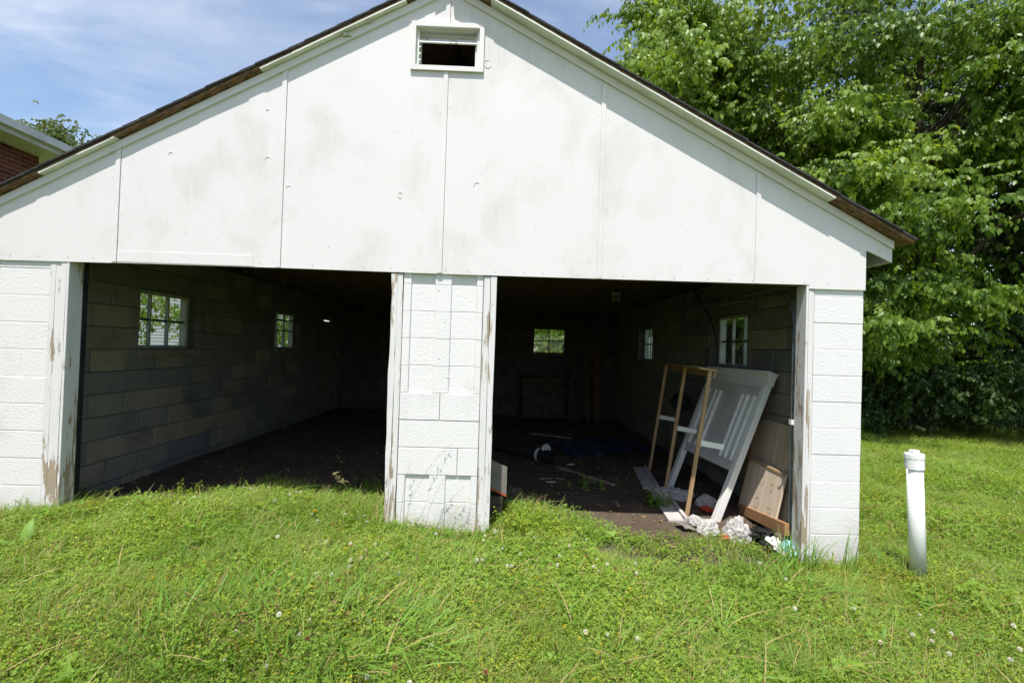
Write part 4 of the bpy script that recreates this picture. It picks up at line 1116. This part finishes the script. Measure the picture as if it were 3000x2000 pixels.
# undergrowth along the wood's edge
for k, (x, y, r, h, lab) in enumerate(((6.9, 8.9, 1.1, 1.5, "dark shrub directly beside the garage's right corner at wood's edge"), (8.6, 7.7, 1.2, 1.3, "dark low shrub right of the corner shrub under the young tree"),
                                       (10.3, 7.0, 1.2, 1.4, "dark shrub behind the standpipe at lawn's end"), (11.9, 6.2, 1.2, 1.5, "dark shrub right of the standpipe beneath bushy tree"),
                                       (13.6, 5.4, 1.2, 1.6, "dark shrub at the right photo edge under the trees"), (9.5, 9.4, 1.6, 2.2, "taller dark thicket behind the shrubs at the wood's edge"), (12.5, 8.4, 1.6, 2.4, "tall dark thicket deep below the right-hand trees"),
                                       (15.5, 7.6, 1.8, 3.0, "dark thicket behind the right photo edge shrubs"), (14.6, 10.5, 2.0, 3.2, "dark thicket far back at the right of the wood"), (11.2, 10.6, 2.0, 3.0, "dark thicket far back in the middle of the wood"), (17.5, 9.0, 2.0, 3.4, "dark thicket at the far right end of the wood"))):
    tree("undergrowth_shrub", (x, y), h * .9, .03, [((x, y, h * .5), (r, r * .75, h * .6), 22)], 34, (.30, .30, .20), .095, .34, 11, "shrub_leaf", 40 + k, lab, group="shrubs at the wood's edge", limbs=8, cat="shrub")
# trees seen through windows and over the brick house
tree("broadleaf_tree", (2.6, 13.5), 5.0, .08, [((2.1, 12.6, 1.9), (1.7, 1.0, 1.4), 64), ((2.2, 13.6, 2.0), (1.5, .6, 1.3), 30)], 30, SG, .11, .42, 11, "tree_leaf", 21, "sunlit leafy tree seen through the back window", (0, 0), None, 8)
tree("broadleaf_tree", (-9.4, 8.6), 4.2, .07, [((-8.85, 8.3, 2.5), (.75, .7, .8), 16)], 16, SG, .10, .40, 11, "tree_leaf", 22, "small leafy tree seen through the nearer left window", (0, 0), None, 10)
tree("broadleaf_tree", (-9.6, 14.5), 5.0, .09, [((-9.3, 14.0, 2.4), (1.6, 1.2, 1.6), 44)], 26, SG, .11, .42, 11, "tree_leaf", 23, "leafy tree seen through the farther left window", (0, 0), None, 10)
tree("broadleaf_tree", (-26.5, 26.5), 13.2, .3, [((-26.0, 26.2, 11.4), (2.9, 2.0, 2.7), 110)], 34, (.42, .42, .32), .21, .55, 9, "far_leaf", 24, "distant tree top showing between brick house and garage roof", (.3, 0), None, 24)

# ---- ground cover clumps (prototypes for the lawn, instanced below)
protos = bpy.data.collections.new("lawn_prototypes")
def blade(rs, base, yaw, h, w, bend, seg=3):
    """curved tapering blade strip"""
    V, F = [], []
    d = np.array([np.cos(yaw), np.sin(yaw), 0]); s = np.array([-d[1], d[0], 0])
    for i in range(seg + 1):
        t = i / seg
        p = base + d * bend * h * t * t + np.array([0, 0, h * t * (1 - .35 * bend * t)])
        ww = w * (1 - t) ** .7 if i < seg else 0.0004
        V += [p - s * ww / 2, p + s * ww / 2 + np.array([0, 0, w * .15])]
    for i in range(seg): F.append((2 * i, 2 * i + 1, 2 * i + 3, 2 * i + 2))
    return np.array(V), np.array(F)
class Clump:
    def __init__(s): s.V, s.F, s.T, s.M = [], [], [], []; s.n = 0
    def add(s, V, F, tint, mi=0):
        F = np.asarray(F)
        if F.shape[1] == 3: F = np.concatenate([F, F[:, 2:]], 1)
        s.V.append(V); s.F.append((F + s.n, mi)); s.T.append(np.full(len(V), tint)); s.n += len(V)
    def mesh(s, name, mats):
        me = bpy.data.meshes.new(name); fs, mi = [], []
        for F, m in s.F:
            for f in F.tolist(): fs.append(tuple(dict.fromkeys(f))); mi.append(m)
        me.from_pydata(np.concatenate(s.V).tolist(), [], fs)
        for m in mats: me.materials.append(M[m])
        me.polygons.foreach_set("material_index", mi)
        a = me.attributes.new("tint", 'FLOAT', 'POINT'); a.data.foreach_set("value", np.concatenate(s.T).astype(np.float32))
        return me
    def proto(s, name, mats):
        o = bpy.data.objects.new(name, s.mesh(name, mats)); protos.objects.link(o); return o
def trifoliate(c, rs, p, size, tint, tilt=.35):
    A = rotz(rs.rand() * 6.3) @ roty(rs.randn() * tilt)
    for k in range(3):
        B = rotz(k * 2.094 + rs.randn() * .12)
        r = size
        v = np.array([(0, 0, 0), (.55 * r, .48 * r, .12 * r), (1.0 * r, .34 * r, .05 * r), (.95 * r, -.34 * r, .05 * r), (.55 * r, -.48 * r, .12 * r), (.98 * r, 0, -.02 * r)])
        f = np.array([(0, 5, 2, 1), (0, 4, 3, 5)])
        c.add((v @ B.T) @ A.T + p, f, np.clip(tint + rs.randn() * .08, 0, 1))
def ovate(c, rs, p, size, yaw, pitch, tint, mi=0, wid=.3):
    lv, lf = leaf_unit(.2, wid)
    c.add((lv * size) @ (rotz(yaw) @ roty(pitch) @ rotx(rs.randn() * .3)).T + p, lf, np.clip(tint, 0, 1), mi)
rs = np.random.RandomState(5)
for k in range(3):          # 0-2 clover
    c = Clump()
    for i in range(60):
        r = .11 * np.sqrt(rs.rand()); a = rs.rand() * 6.3; h = .022 + .045 * rs.rand()
        p = np.array([r * np.cos(a), r * np.sin(a), h])
        trifoliate(c, rs, p, .0070 + .0048 * rs.rand(), .25 + .6 * rs.rand())
        if i % 3 == 0:
            v, f = blade(rs, np.array([p[0] * .8, p[1] * .8, 0]), a, h, .0016, .2, 1); c.add(v, f, .4)
    c.proto("clump_%02d" % k, ["clover_leaf"])
for k in range(3):          # 3-5 small-leaved yellow-green weed
    c = Clump()
    for i in range(15):
        r = .10 * np.sqrt(rs.rand()); a = rs.rand() * 6.3; h = .035 + .05 * rs.rand(); b = np.array([r * np.cos(a), r * np.sin(a), 0])
        lean = rs.randn(2) * .25
        for j in range(8):
            t = (j + 1) / 8; p = b + np.array([lean[0] * h * t, lean[1] * h * t, h * t])
            ovate(c, rs, p, .008 + .007 * rs.rand(), j * 2.4 + rs.rand(), -.1 + rs.randn() * .35, .2 + .7 * rs.rand(), 0, .42)
        if rs.rand() < .05:
            for j in range(2): ovate(c, rs, b + np.array([lean[0] * h, lean[1] * h, h * 1.04]), .006, rs.rand() * 6, -.6, rs.rand(), 1, .5)
    c.proto("clump_%02d" % (3 + k), ["weed_leaf", "yellow_petal"])
for k in range(3):          # 6-8 short grass
    c = Clump()
    for i in range(44):
        r = .10 * np.sqrt(rs.rand()); a = rs.rand() * 6.3
        v, f = blade(rs, np.array([r * np.cos(a), r * np.sin(a), 0]), rs.rand() * 6.3, .05 + .075 * rs.rand(), .0026 + .0016 * rs.rand(), .2 + .9 * rs.rand(), 3)
        c.add(v, f, .2 + .7 * rs.rand(), 1 if rs.rand() < .09 else 0)
    c.proto("clump_%02d" % (6 + k), ["grass_blade", "dry_blade"])
for k in range(2):          # 9-10 reddish seedy weed
    c = Clump()
    for i in range(16):
        r = .09 * np.sqrt(rs.rand()); a = rs.rand() * 6.3; h = .05 + .06 * rs.rand(); b = np.array([r * np.cos(a), r * np.sin(a), 0])
        v, f = blade(rs, b, a, h, .0018, .3, 2); c.add(v, f, .5, 1)
        for j in range(7):
            p = b + np.array([rs.randn() * .006, rs.randn() * .006, h * (.45 + .6 * rs.rand())])
            ovate(c, rs, p, .006 + .006 * rs.rand(), rs.rand() * 6.3, rs.randn() * .5, rs.rand(), 0 if rs.rand() < .5 else 1, .4)
    c.proto("clump_%02d" % (9 + k), ["red_bud", "weed_leaf"])
# 11 white clover head, 12 yellow flower, 13 faded clover head
for k, (mat, h, r_, n) in enumerate((("white_petal", .075, .0085, 34), ("yellow_petal", .06, .0065, 7), ("red_bud", .08, .009, 26))):
    c = Clump()
    v, f = blade(rs, np.zeros(3), 1.0, h, .002, .1, 2); c.add(v, f, .5, 1)
    for i in range(n):
        ph = np.arccos(1 - 1.55 * (i + .5) / n); a = i * 2.4
        d = np.array([np.sin(ph) * np.cos(a), np.sin(ph) * np.sin(a), np.cos(ph)])
        ovate(c, rs, np.array([.1 * h, 0, h]) + d * r_ * .25, r_ * 1.05, a, -(np.pi / 2 - ph), .3 + .7 * rs.rand(), 0, .30)
    c.proto("clump_%02d" % (11 + k), [mat, "grass_blade"])

for k in range(2):          # 14-15 dead leaves and bits
    c = Clump()
    for i in range(14):
        r = .16 * np.sqrt(rs.rand()); a = rs.rand() * 6.3
        ovate(c, rs, np.array([r * np.cos(a), r * np.sin(a), .004 + .008 * rs.rand()]), .012 + .03 * rs.rand(), rs.rand() * 6.3, rs.randn() * .25, rs.rand(), 0 if rs.rand() < .6 else 1, .1 + .35 * rs.rand())
    c.proto("clump_%02d" % (14 + k), ["dead_leaf", "dry_blade"])
for k in range(2):          # 16-17 loose taller blades
    c = Clump()
    for i in range(7):
        r = .07 * np.sqrt(rs.rand()); a = rs.rand() * 6.3
        v, f = blade(rs, np.array([r * np.cos(a), r * np.sin(a), 0]), rs.rand() * 6.3, .10 + .10 * rs.rand(), .004 + .004 * rs.rand(), .2 + 1.2 * rs.rand(), 5)
        c.add(v, f, .1 + .8 * rs.rand(), 1 if rs.rand() < .12 else 0)
    c.proto("clump_%02d" % (16 + k), ["tall_blade", "dry_blade"])
for k in range(2):          # 18-19 dead thatch and brown stalks
    c = Clump()
    for i in range(22):
        r = .09 * np.sqrt(rs.rand()); a = rs.rand() * 6.3
        v, f = blade(rs, np.array([r * np.cos(a), r * np.sin(a), .01]), rs.rand() * 6.3, .03 + .05 * rs.rand(), .002 + .002 * rs.rand(), .8 + 1.2 * rs.rand(), 3)
        c.add(v, f, rs.rand(), int(rs.rand() < .4))
    c.proto("clump_%02d" % (18 + k), ["dry_blade", "dead_leaf"])
for k in range(2):          # 20-21 broad-leaved rosettes
    c = Clump()
    for i in range(9):
        ovate(c, rs, np.array([0, 0, .015 + .02 * rs.rand()]), .035 + .03 * rs.rand(), i * 2.4 + rs.rand(), -.45 + rs.randn() * .25, .2 + .6 * rs.rand(), 0, .26)
    c.proto("clump_%02d" % (20 + k), ["clover_leaf"])
def scatter_object(name, P, rot, scl, idx, label, cat):
    me = bpy.data.meshes.new(name)
    me.vertices.add(len(P)); me.vertices.foreach_set("co", P.astype(np.float32).ravel())
    a = me.attributes.new("rot", 'FLOAT_VECTOR', 'POINT'); a.data.foreach_set("vector", rot.astype(np.float32).ravel())
    a = me.attributes.new("scl", 'FLOAT', 'POINT'); a.data.foreach_set("value", scl.astype(np.float32))
    a = me.attributes.new("idx", 'INT', 'POINT'); a.data.foreach_set("value", idx.astype(np.int32))
    o = link(name, me); tag(o, label, cat, None, "stuff")
    ng = bpy.data.node_groups.get("scatter_clumps")
    if ng is None:
        ng = bpy.data.node_groups.new("scatter_clumps", 'GeometryNodeTree')
        ng.interface.new_socket("Geometry", in_out='INPUT', socket_type='NodeSocketGeometry')
        ng.interface.new_socket("Geometry", in_out='OUTPUT', socket_type='NodeSocketGeometry')
        N, L = ng.nodes, ng.links
        gi, go = N.new("NodeGroupInput"), N.new("NodeGroupOutput")
        ci = N.new("GeometryNodeCollectionInfo"); ci.inputs["Collection"].default_value = protos
        ci.inputs["Separate Children"].default_value = True; ci.inputs["Reset Children"].default_value = True
        ip = N.new("GeometryNodeInstanceOnPoints"); ip.inputs["Pick Instance"].default_value = True
        def na(nm, ty):
            n = N.new("GeometryNodeInputNamedAttribute"); n.data_type = ty; n.inputs["Name"].default_value = nm
            return next(s for s in n.outputs if s.enabled and s.name == "Attribute")
        e2r = N.new("FunctionNodeEulerToRotation")
        L.new(na("rot", 'FLOAT_VECTOR'), e2r.inputs[0]); L.new(e2r.outputs[0], ip.inputs["Rotation"])
        L.new(na("scl", 'FLOAT'), ip.inputs["Scale"]); L.new(na("idx", 'INT'), ip.inputs["Instance Index"])
        L.new(gi.outputs[0], ip.inputs["Points"]); L.new(ci.outputs[0], ip.inputs["Instance"]); L.new(ip.outputs[0], go.inputs[0])
    md = o.modifiers.new("scatter", 'NODES'); md.node_group = ng
    return o

def keep_out(x, y):
    """True where nothing grows: piers, walls"""
    m = (y > -.012) & (y < T + .02) & ((x < -2.79) & (x > XL - .01) | (x > -.38) & (x < .42) | (x > 2.81) & (x < XR + .01))
    m |= (x > XL - .01) & (x < XL + T + .02) & (y > 0) & (y < DEPTH) | (x > XR - T - .02) & (x < XR + .01) & (y > 0) & (y < DEPTH)
    m |= (x < -7.1) & (y < 4.4)
    return m
def grow(n, box, seed, dens=None):
    rs = np.random.RandomState(seed)
    x = rs.uniform(box[0], box[1], n); y = rs.uniform(box[2], box[3], n)
    k = ~keep_out(x, y) & (rs.rand(n) > bare(x, y) ** .55)
    inside = (x > XL) & (x < XR) & (y > 1.9) & (y < DEPTH + .1); k &= ~inside
    inside2 = (x > XL) & (x < XR) & (y > .25) & (y < 1.9); k &= ~(inside2 & (rs.rand(n) < .35))
    if dens is not None: k &= rs.rand(n) < dens(x, y)
    x, y = x[k], y[k]
    return np.stack([x, y, gz(x, y)], -1), rs
def rots(rs, n, tilt=.16): return np.stack([rs.randn(n) * tilt, rs.randn(n) * tilt, rs.rand(n) * 6.283], -1)
boxes = ((-3.4, 4.4, -2.9, 1.9, 27000, .95), (-7.0, -3.3, -2.6, 6, 2500, 1.3), (3.3, 14.0, -2.0, 8.5, 14000, 1.25), (-9, 6, 7.4, 14, 5000, 1.7))
P_, R_, S_, I_ = [], [], [], []
for bi, (x0, x1, y0, y1, n, s) in enumerate(boxes):
    P, rs = grow(n, (x0, x1, y0, y1), 100 + bi)
    m = len(P); x, y = P[:, 0], P[:, 1]
    a = vnoise(x, y, .9, 11); b = vnoise(x, y, 1.4, 12); c_ = vnoise(x, y, .8, 13)
    w_cl = .35 + 1.6 * np.clip(a - .35, 0, 1) + .5 * (y > -.9); w_we = .6 + 1.8 * np.clip(b - .4, 0, 1); w_gr = .9 + 1.6 * np.clip(c_ - .4, 0, 1); w_rd = .05 + .9 * np.clip(vnoise(x, y, 1.1, 14) - .62, 0, 1) + .5 * np.exp(-((x - 3.2) ** 2 + (y + .3) ** 2) / .5)
    tot = w_cl + w_we + w_gr + w_rd; u = rs.rand(m) * tot
    idx = np.where(u < w_cl, rs.randint(0, 3, m), np.where(u < w_cl + w_we, 3 + rs.randint(0, 3, m), np.where(u < w_cl + w_we + w_gr, 6 + rs.randint(0, 3, m), 9 + rs.randint(0, 2, m))))
    P_.append(P); R_.append(rots(rs, m)); S_.append(s * (.7 + .6 * rs.rand(m)) * (.62 + .8 * vnoise(x, y, 1.7, 15))); I_.append(idx)
P, rs = grow(3200, (-3.3, 4.4, -2.8, .9), 120, lambda x, y: .15 + 1.6 * np.clip(vnoise(x, y, 1.2, 21) - .4, 0, 1)); P_.append(P); R_.append(rots(rs, len(P))); S_.append(.7 + .6 * rs.rand(len(P))); I_.append(16 + rs.randint(0, 2, len(P)))
P, rs = grow(2600, (-3.3, 4.4, -2.8, .9), 121, lambda x, y: 2.2 * np.clip(vnoise(x, y, 1.6, 22) - .5, 0, 1)); P_.append(P); R_.append(rots(rs, len(P))); S_.append(.8 + .6 * rs.rand(len(P))); I_.append(18 + rs.randint(0, 2, len(P)))
P, rs = grow(900, (-3.3, 4.4, -2.8, .9), 122, lambda x, y: .2 + 2.0 * np.clip(vnoise(x, y, 1.3, 23) - .45, 0, 1)); P_.append(P); R_.append(rots(rs, len(P))); S_.append(.8 + .8 * rs.rand(len(P))); I_.append(20 + rs.randint(0, 2, len(P)))
scatter_object("lawn_plants", np.concatenate(P_), np.concatenate(R_), np.concatenate(S_), np.concatenate(I_), "mixed clover, weeds and short grass of the overgrown lawn", "ground cover")
rs = np.random.RandomState(90); x = rs.uniform(XL + .3, XR - .3, 900); y = rs.uniform(.1, 6.8, 900); k = rs.rand(900) < bare(x, y) * np.where(x > .4, 1, .6); x, y = x[k], y[k]
scatter_object("floor_litter", np.stack([x, y, gz(x, y)], -1), rots(rs, len(x), .06), .6 + .8 * rs.rand(len(x)), 14 + rs.randint(0, 2, len(x)), "dead leaves and wood bits strewn over the dirt floor", "litter")
# flowers
def fl(n, box, seed, thr, s): 
    return grow(n, box, seed, lambda x, y: np.clip((vnoise(x, y, s, seed) - thr) * 4, 0, 1))
P, rs = fl(650, (-3.2, 4.0, -2.7, 1.0), 61, .52, 1.3)
P2, rs2 = grow(60, (-2.4, -.5, .0, .9), 64)
P3, rs3 = grow(70, (.35, 1.5, -.75, -.05), 65)
P4, _ = fl(120, (3.4, 9, -1.5, 5), 66, .5, .8)
P = np.concatenate([P, P2, P3, P4]); P[:, 2] += .005
ii = np.where(rs.rand(len(P)) < .75, 11, 13)
scatter_object("clover_flowers", P, rots(rs, len(P)), .75 + .6 * rs.rand(len(P)), ii, "white clover heads dotted over the lawn", "flowers")
P, rs = fl(800, (-3.2, 4.4, -2.8, .8), 71, .5, 1.1)
P4, _ = fl(160, (3.4, 9, -1.5, 5), 76, .45, .8)
P = np.concatenate([P, P4])
scatter_object("buttercup_flowers", P, rots(rs, len(P)), .7 + .7 * rs.rand(len(P)), np.full(len(P), 12), "tiny yellow flowers dotted over the lawn", "flowers")

# ---- individual tall plants
def tuft(x, y, n, h, w, spread, seed, label, mats=("tall_blade", "dry_blade"), bend=(.3, 1.5), name="grass_tuft", dry=.05, stretch=(1, 1)):
    rs = np.random.RandomState(seed); c = Clump()
    for i in range(n):
        r = spread * np.sqrt(rs.rand()); a = rs.rand() * 6.283
        b = np.array([r * np.cos(a) * stretch[0], r * np.sin(a) * stretch[1], 0]); b[2] = G0(x + b[0], y + b[1]) - G0(x, y) - .005
        v, f = blade(rs, b, a + rs.randn() * .9, h * (.55 + .6 * rs.rand()), w * (.6 + .7 * rs.rand()), bend[0] + (bend[1] - bend[0]) * rs.rand(), 6)
        c.add(v, f, .15 + .75 * rs.rand(), 1 if rs.rand() < dry else 0)
    o = link(name, c.mesh(name, mats), None, (x, y, G0(x, y)))
    return tag(o, label, "grass", "tall grass tufts in the lawn")
tuft(-.50, -1.42, 380, .26, .0125, .45, 1, "broad patch of tall wide-bladed grass left of centre in foreground", stretch=(1.5, .8))
tuft(-.02, -1.45, 110, .22, .0115, .30, 2, "tall grass clump on the right of the big foreground patch")
tuft(-.62, -1.02, 70, .22, .0105, .34, 3, "tall grass clump just behind the big foreground patch")
tuft(2.33, -.45, 140, .24, .010, .24, 4, "grass tuft on the lawn before the headboard", stretch=(1.4, .8))
tuft(2.70, -.14, 90, .32, .009, .15, 5, "tall grass tuft growing at the right door track", bend=(.1, .8))
tuft(3.02, -.12, 42, .34, .010, .14, 6, "tall curving grass tuft at foot of right white pier", bend=(.1, 1.0))
tuft(3.33, -.05, 24, .30, .009, .10, 7, "few arching blades at the outer corner of right pier", bend=(.4, 1.3))
tuft(-3.15, -.10, 120, .26, .007, .22, 8, "grass clump against the left white pier", stretch=(1.5, .6), bend=(.3, 1.3))
tuft(-2.75, -.12, 46, .20, .006, .16, 9, "weedy grass at foot of the left door jamb")
tuft(1.75, -.62, 60, .15, .006, .22, 10, "low grass tuft in front of the bare dirt patch")
tuft(-1.7, -.9, 60, .17, .006, .3, 12, "scattered taller grass in the left foreground")
tuft(2.9, -1.2, 60, .17, .006, .35, 13, "scattered taller grass in the right foreground")
tuft(1.15, .30, 40, .14, .005, .25, 14, "thin grass at the threshold of the right bay")
tuft(-.10, -.10, 60, .17, .005, .24, 16, "short grass along the foot of the centre pier", stretch=(1.3, .35))
tuft(-.55, -.02, 50, .20, .006, .16, 17, "grass tuft at the left foot of the centre pier")
tuft(1.0, -1.1, 70, .19, .008, .35, 18, "loose taller grass right of centre in the foreground", stretch=(1.4, .8))
tuft(-2.3, -.45, 80, .20, .007, .34, 19, "shaggy grass on the lawn before the left jamb", stretch=(1.4, .8))
tuft(3.9, -.6, 60, .16, .006, .4, 20, "loose taller grass near the white standpipe")
tuft(7.9, 6.2, 26, .55, .014, .12, 15, "tall grass spikes at the wood's edge beyond the standpipe", bend=(.05, .3))

def weed(x, y, n, h, seed, label, spread=.12, mat="weed_leaf", lsize=.03):
    rs = np.random.RandomState(seed); c = Clump()
    for i in range(n):
        r = spread * np.sqrt(rs.rand()); a = rs.rand() * 6.283; b = np.array([r * np.cos(a), r * np.sin(a), 0]); hh = h * (.5 + .6 * rs.rand())
        lean = rs.randn(2) * .18
        v, f = blade(rs, b, a, hh, .003, .15, 2); c.add(v, f, .5)
        for j in range(12):
            t = .15 + .85 * (j + 1) / 12
            ovate(c, rs, b + np.array([lean[0] * hh * t, lean[1] * hh * t, hh * t]), lsize * (.6 + .6 * rs.rand()), j * 2.4 + rs.rand(), -.1 + rs.randn() * .4, .2 + .7 * rs.rand(), 0, .34)
    return tag(link("leafy_weed", c.mesh("leafy_weed", [mat]), None, (x, y, G0(x, y))), label, "weed", "leafy weeds by the doorways")
weed(.66, .10, 46, .22, 31, "bushy yellow-green weed right of the centre pier", .22)
weed(.95, .02, 26, .14, 32, "low yellow-green weed further right of the centre pier", .2)
weed(2.05, 1.05, 22, .16, 33, "dark leafy weed growing over the white plank", .14, "clover_leaf", .035)
weed(-.85, 1.0, 40, .16, 34, "shaded leafy weeds just inside the left bay by pier", .34, "clover_leaf", .03)
weed(-1.7, .75, 30, .14, 35, "weeds at the shade line of the left bay", .34, "weed_leaf", .022)
weed(-2.2, .60, 20, .15, 36, "seedy weeds left along the shade line of left bay", .25, "weed_leaf", .02)
weed(1.45, 1.55, 16, .12, 37, "small dark weed patch on dirt inside right bay", .22, "clover_leaf", .03)

def seed_stem(x, y, h, bend, yaw, seed, label, heads=6, name="seed_stem", mat="seed_head", hl=.021):
    rs = np.random.RandomState(seed); c = Clump()
    d = np.array([np.cos(yaw), np.sin(yaw), 0])
    f_ = lambda t: d * bend * h * t * t + np.array([0, 0, h * t * (1 - .3 * bend * t)])
    m = MB().tube([f_(t) for t in np.linspace(0, 1, 9)], [.0016 - .0009 * t for t in np.linspace(0, 1, 9)], 4)
    c.add(np.array(m.v), np.array([q for q in m.f if len(q) == 4]), .5, 0)
    for i in range(heads):
        t = .68 + .32 * i / heads; p = f_(t)
        for q in range(3):
            ovate(c, rs, p + rs.randn(3) * .004, hl * (.6 + .5 * rs.rand()), rs.rand() * 6.28, -.6 + .6 * rs.rand(), rs.rand(), 0, .14)
    return tag(link(name, c.mesh(name, [mat]), None, (x, y, G0(x, y) - .01)), label, "grass stem", "thin seed stems of grass")
seed_stem(-.20, -.10, .80, .42, .25, 1, "tallest thin seed stem in front of the centre pier")
seed_stem(-.24, -.08, .58, .12, .6, 2, "thin seed stem at left before the centre pier")
seed_stem(-.05, -.10, .55, .30, .1, 3, "middle thin seed stem before the centre pier")
seed_stem(.03, -.09, .45, .45, .2, 4, "right leaning thin seed stem before the centre pier")
seed_stem(.10, -.09, .36, .5, .3, 5, "short thin seed stem at right before the centre pier")
seed_stem(-.78, .55, .36, .55, 2.9, 6, "nodding pale seed head inside the left bay", 9, hl=.045)
seed_stem(.02, -.75, .42, .3, 2.6, 7, "dry tan stalk standing in the centre foreground", 2, mat="dry_blade")
seed_stem(.0, -.77, .36, .1, 1.0, 8, "second dry tan stalk crossing the first in foreground", 2, mat="dry_blade")

dan = empty("dandelion", (-.905, .02, G0(-.905, .02)), None, "single yellow dandelion on the lawn before the left bay", "flower")
c = Clump(); rs = np.random.RandomState(3)
for i in range(40):
    ph = 1.35 * np.sqrt((i + .5) / 40); a = i * 2.4
    ovate(c, rs, np.array([0, 0, .10]), .021, a, -(np.pi / 2 - ph), rs.rand(), 0, .16)
link("bloom", c.mesh("bloom", ["yellow_petal"]), dan)
MB().tube([(0, 0, -.01), (.004, 0, .05), (0, 0, .10)], .002, 5).build("stem", "grass_blade", dan)
dk = empty("dock_plant", (-2.45, -.62, G0(-2.45, -.62)), None, "plant with one large pale oval leaf at the left photo edge", "plant")
def big_leaf(L, W, yaw, pitch, parent, mat="tall_blade"):
    V, F = [], []; n = 7
    for i in range(n):
        t = i / (n - 1); w = W * math.sin(math.pi * min(1, .08 + t * .92)) ** .8 + .002
        z = L * (.55 * t - .35 * t * t)
        V += [(L * t, -w / 2, z + .15 * w), (L * t, 0, z), (L * t, w / 2, z + .15 * w)]
    for i in range(n - 1):
        for k in (0, 1): F.append((3 * i + k, 3 * i + k + 1, 3 * i + 4 + k, 3 * i + 3 + k))
    o = MB().add(V, F).build("leaf", mat, parent, True, rot=(0, pitch, yaw)); so = o.modifiers.new("thickness", 'SOLIDIFY'); so.thickness = .0012
    a = o.data.attributes.new("tint", 'FLOAT', 'POINT'); a.data.foreach_set("value", np.full(len(o.data.vertices), .8, np.float32))
    return o
big_leaf(.20, .06, R(110), R(-48), dk); big_leaf(.15, .05, R(200), R(-20), dk); big_leaf(.16, .05, R(20), R(-15), dk)
dk = empty("dock_plant", (2.55, -1.12, G0(2.55, -1.12)), None, "plant with upright bluish oval leaves in the right foreground", "plant")
big_leaf(.15, .035, R(35), R(-50), dk); big_leaf(.13, .035, R(150), R(-40), dk); big_leaf(.12, .03, R(260), R(-25), dk)
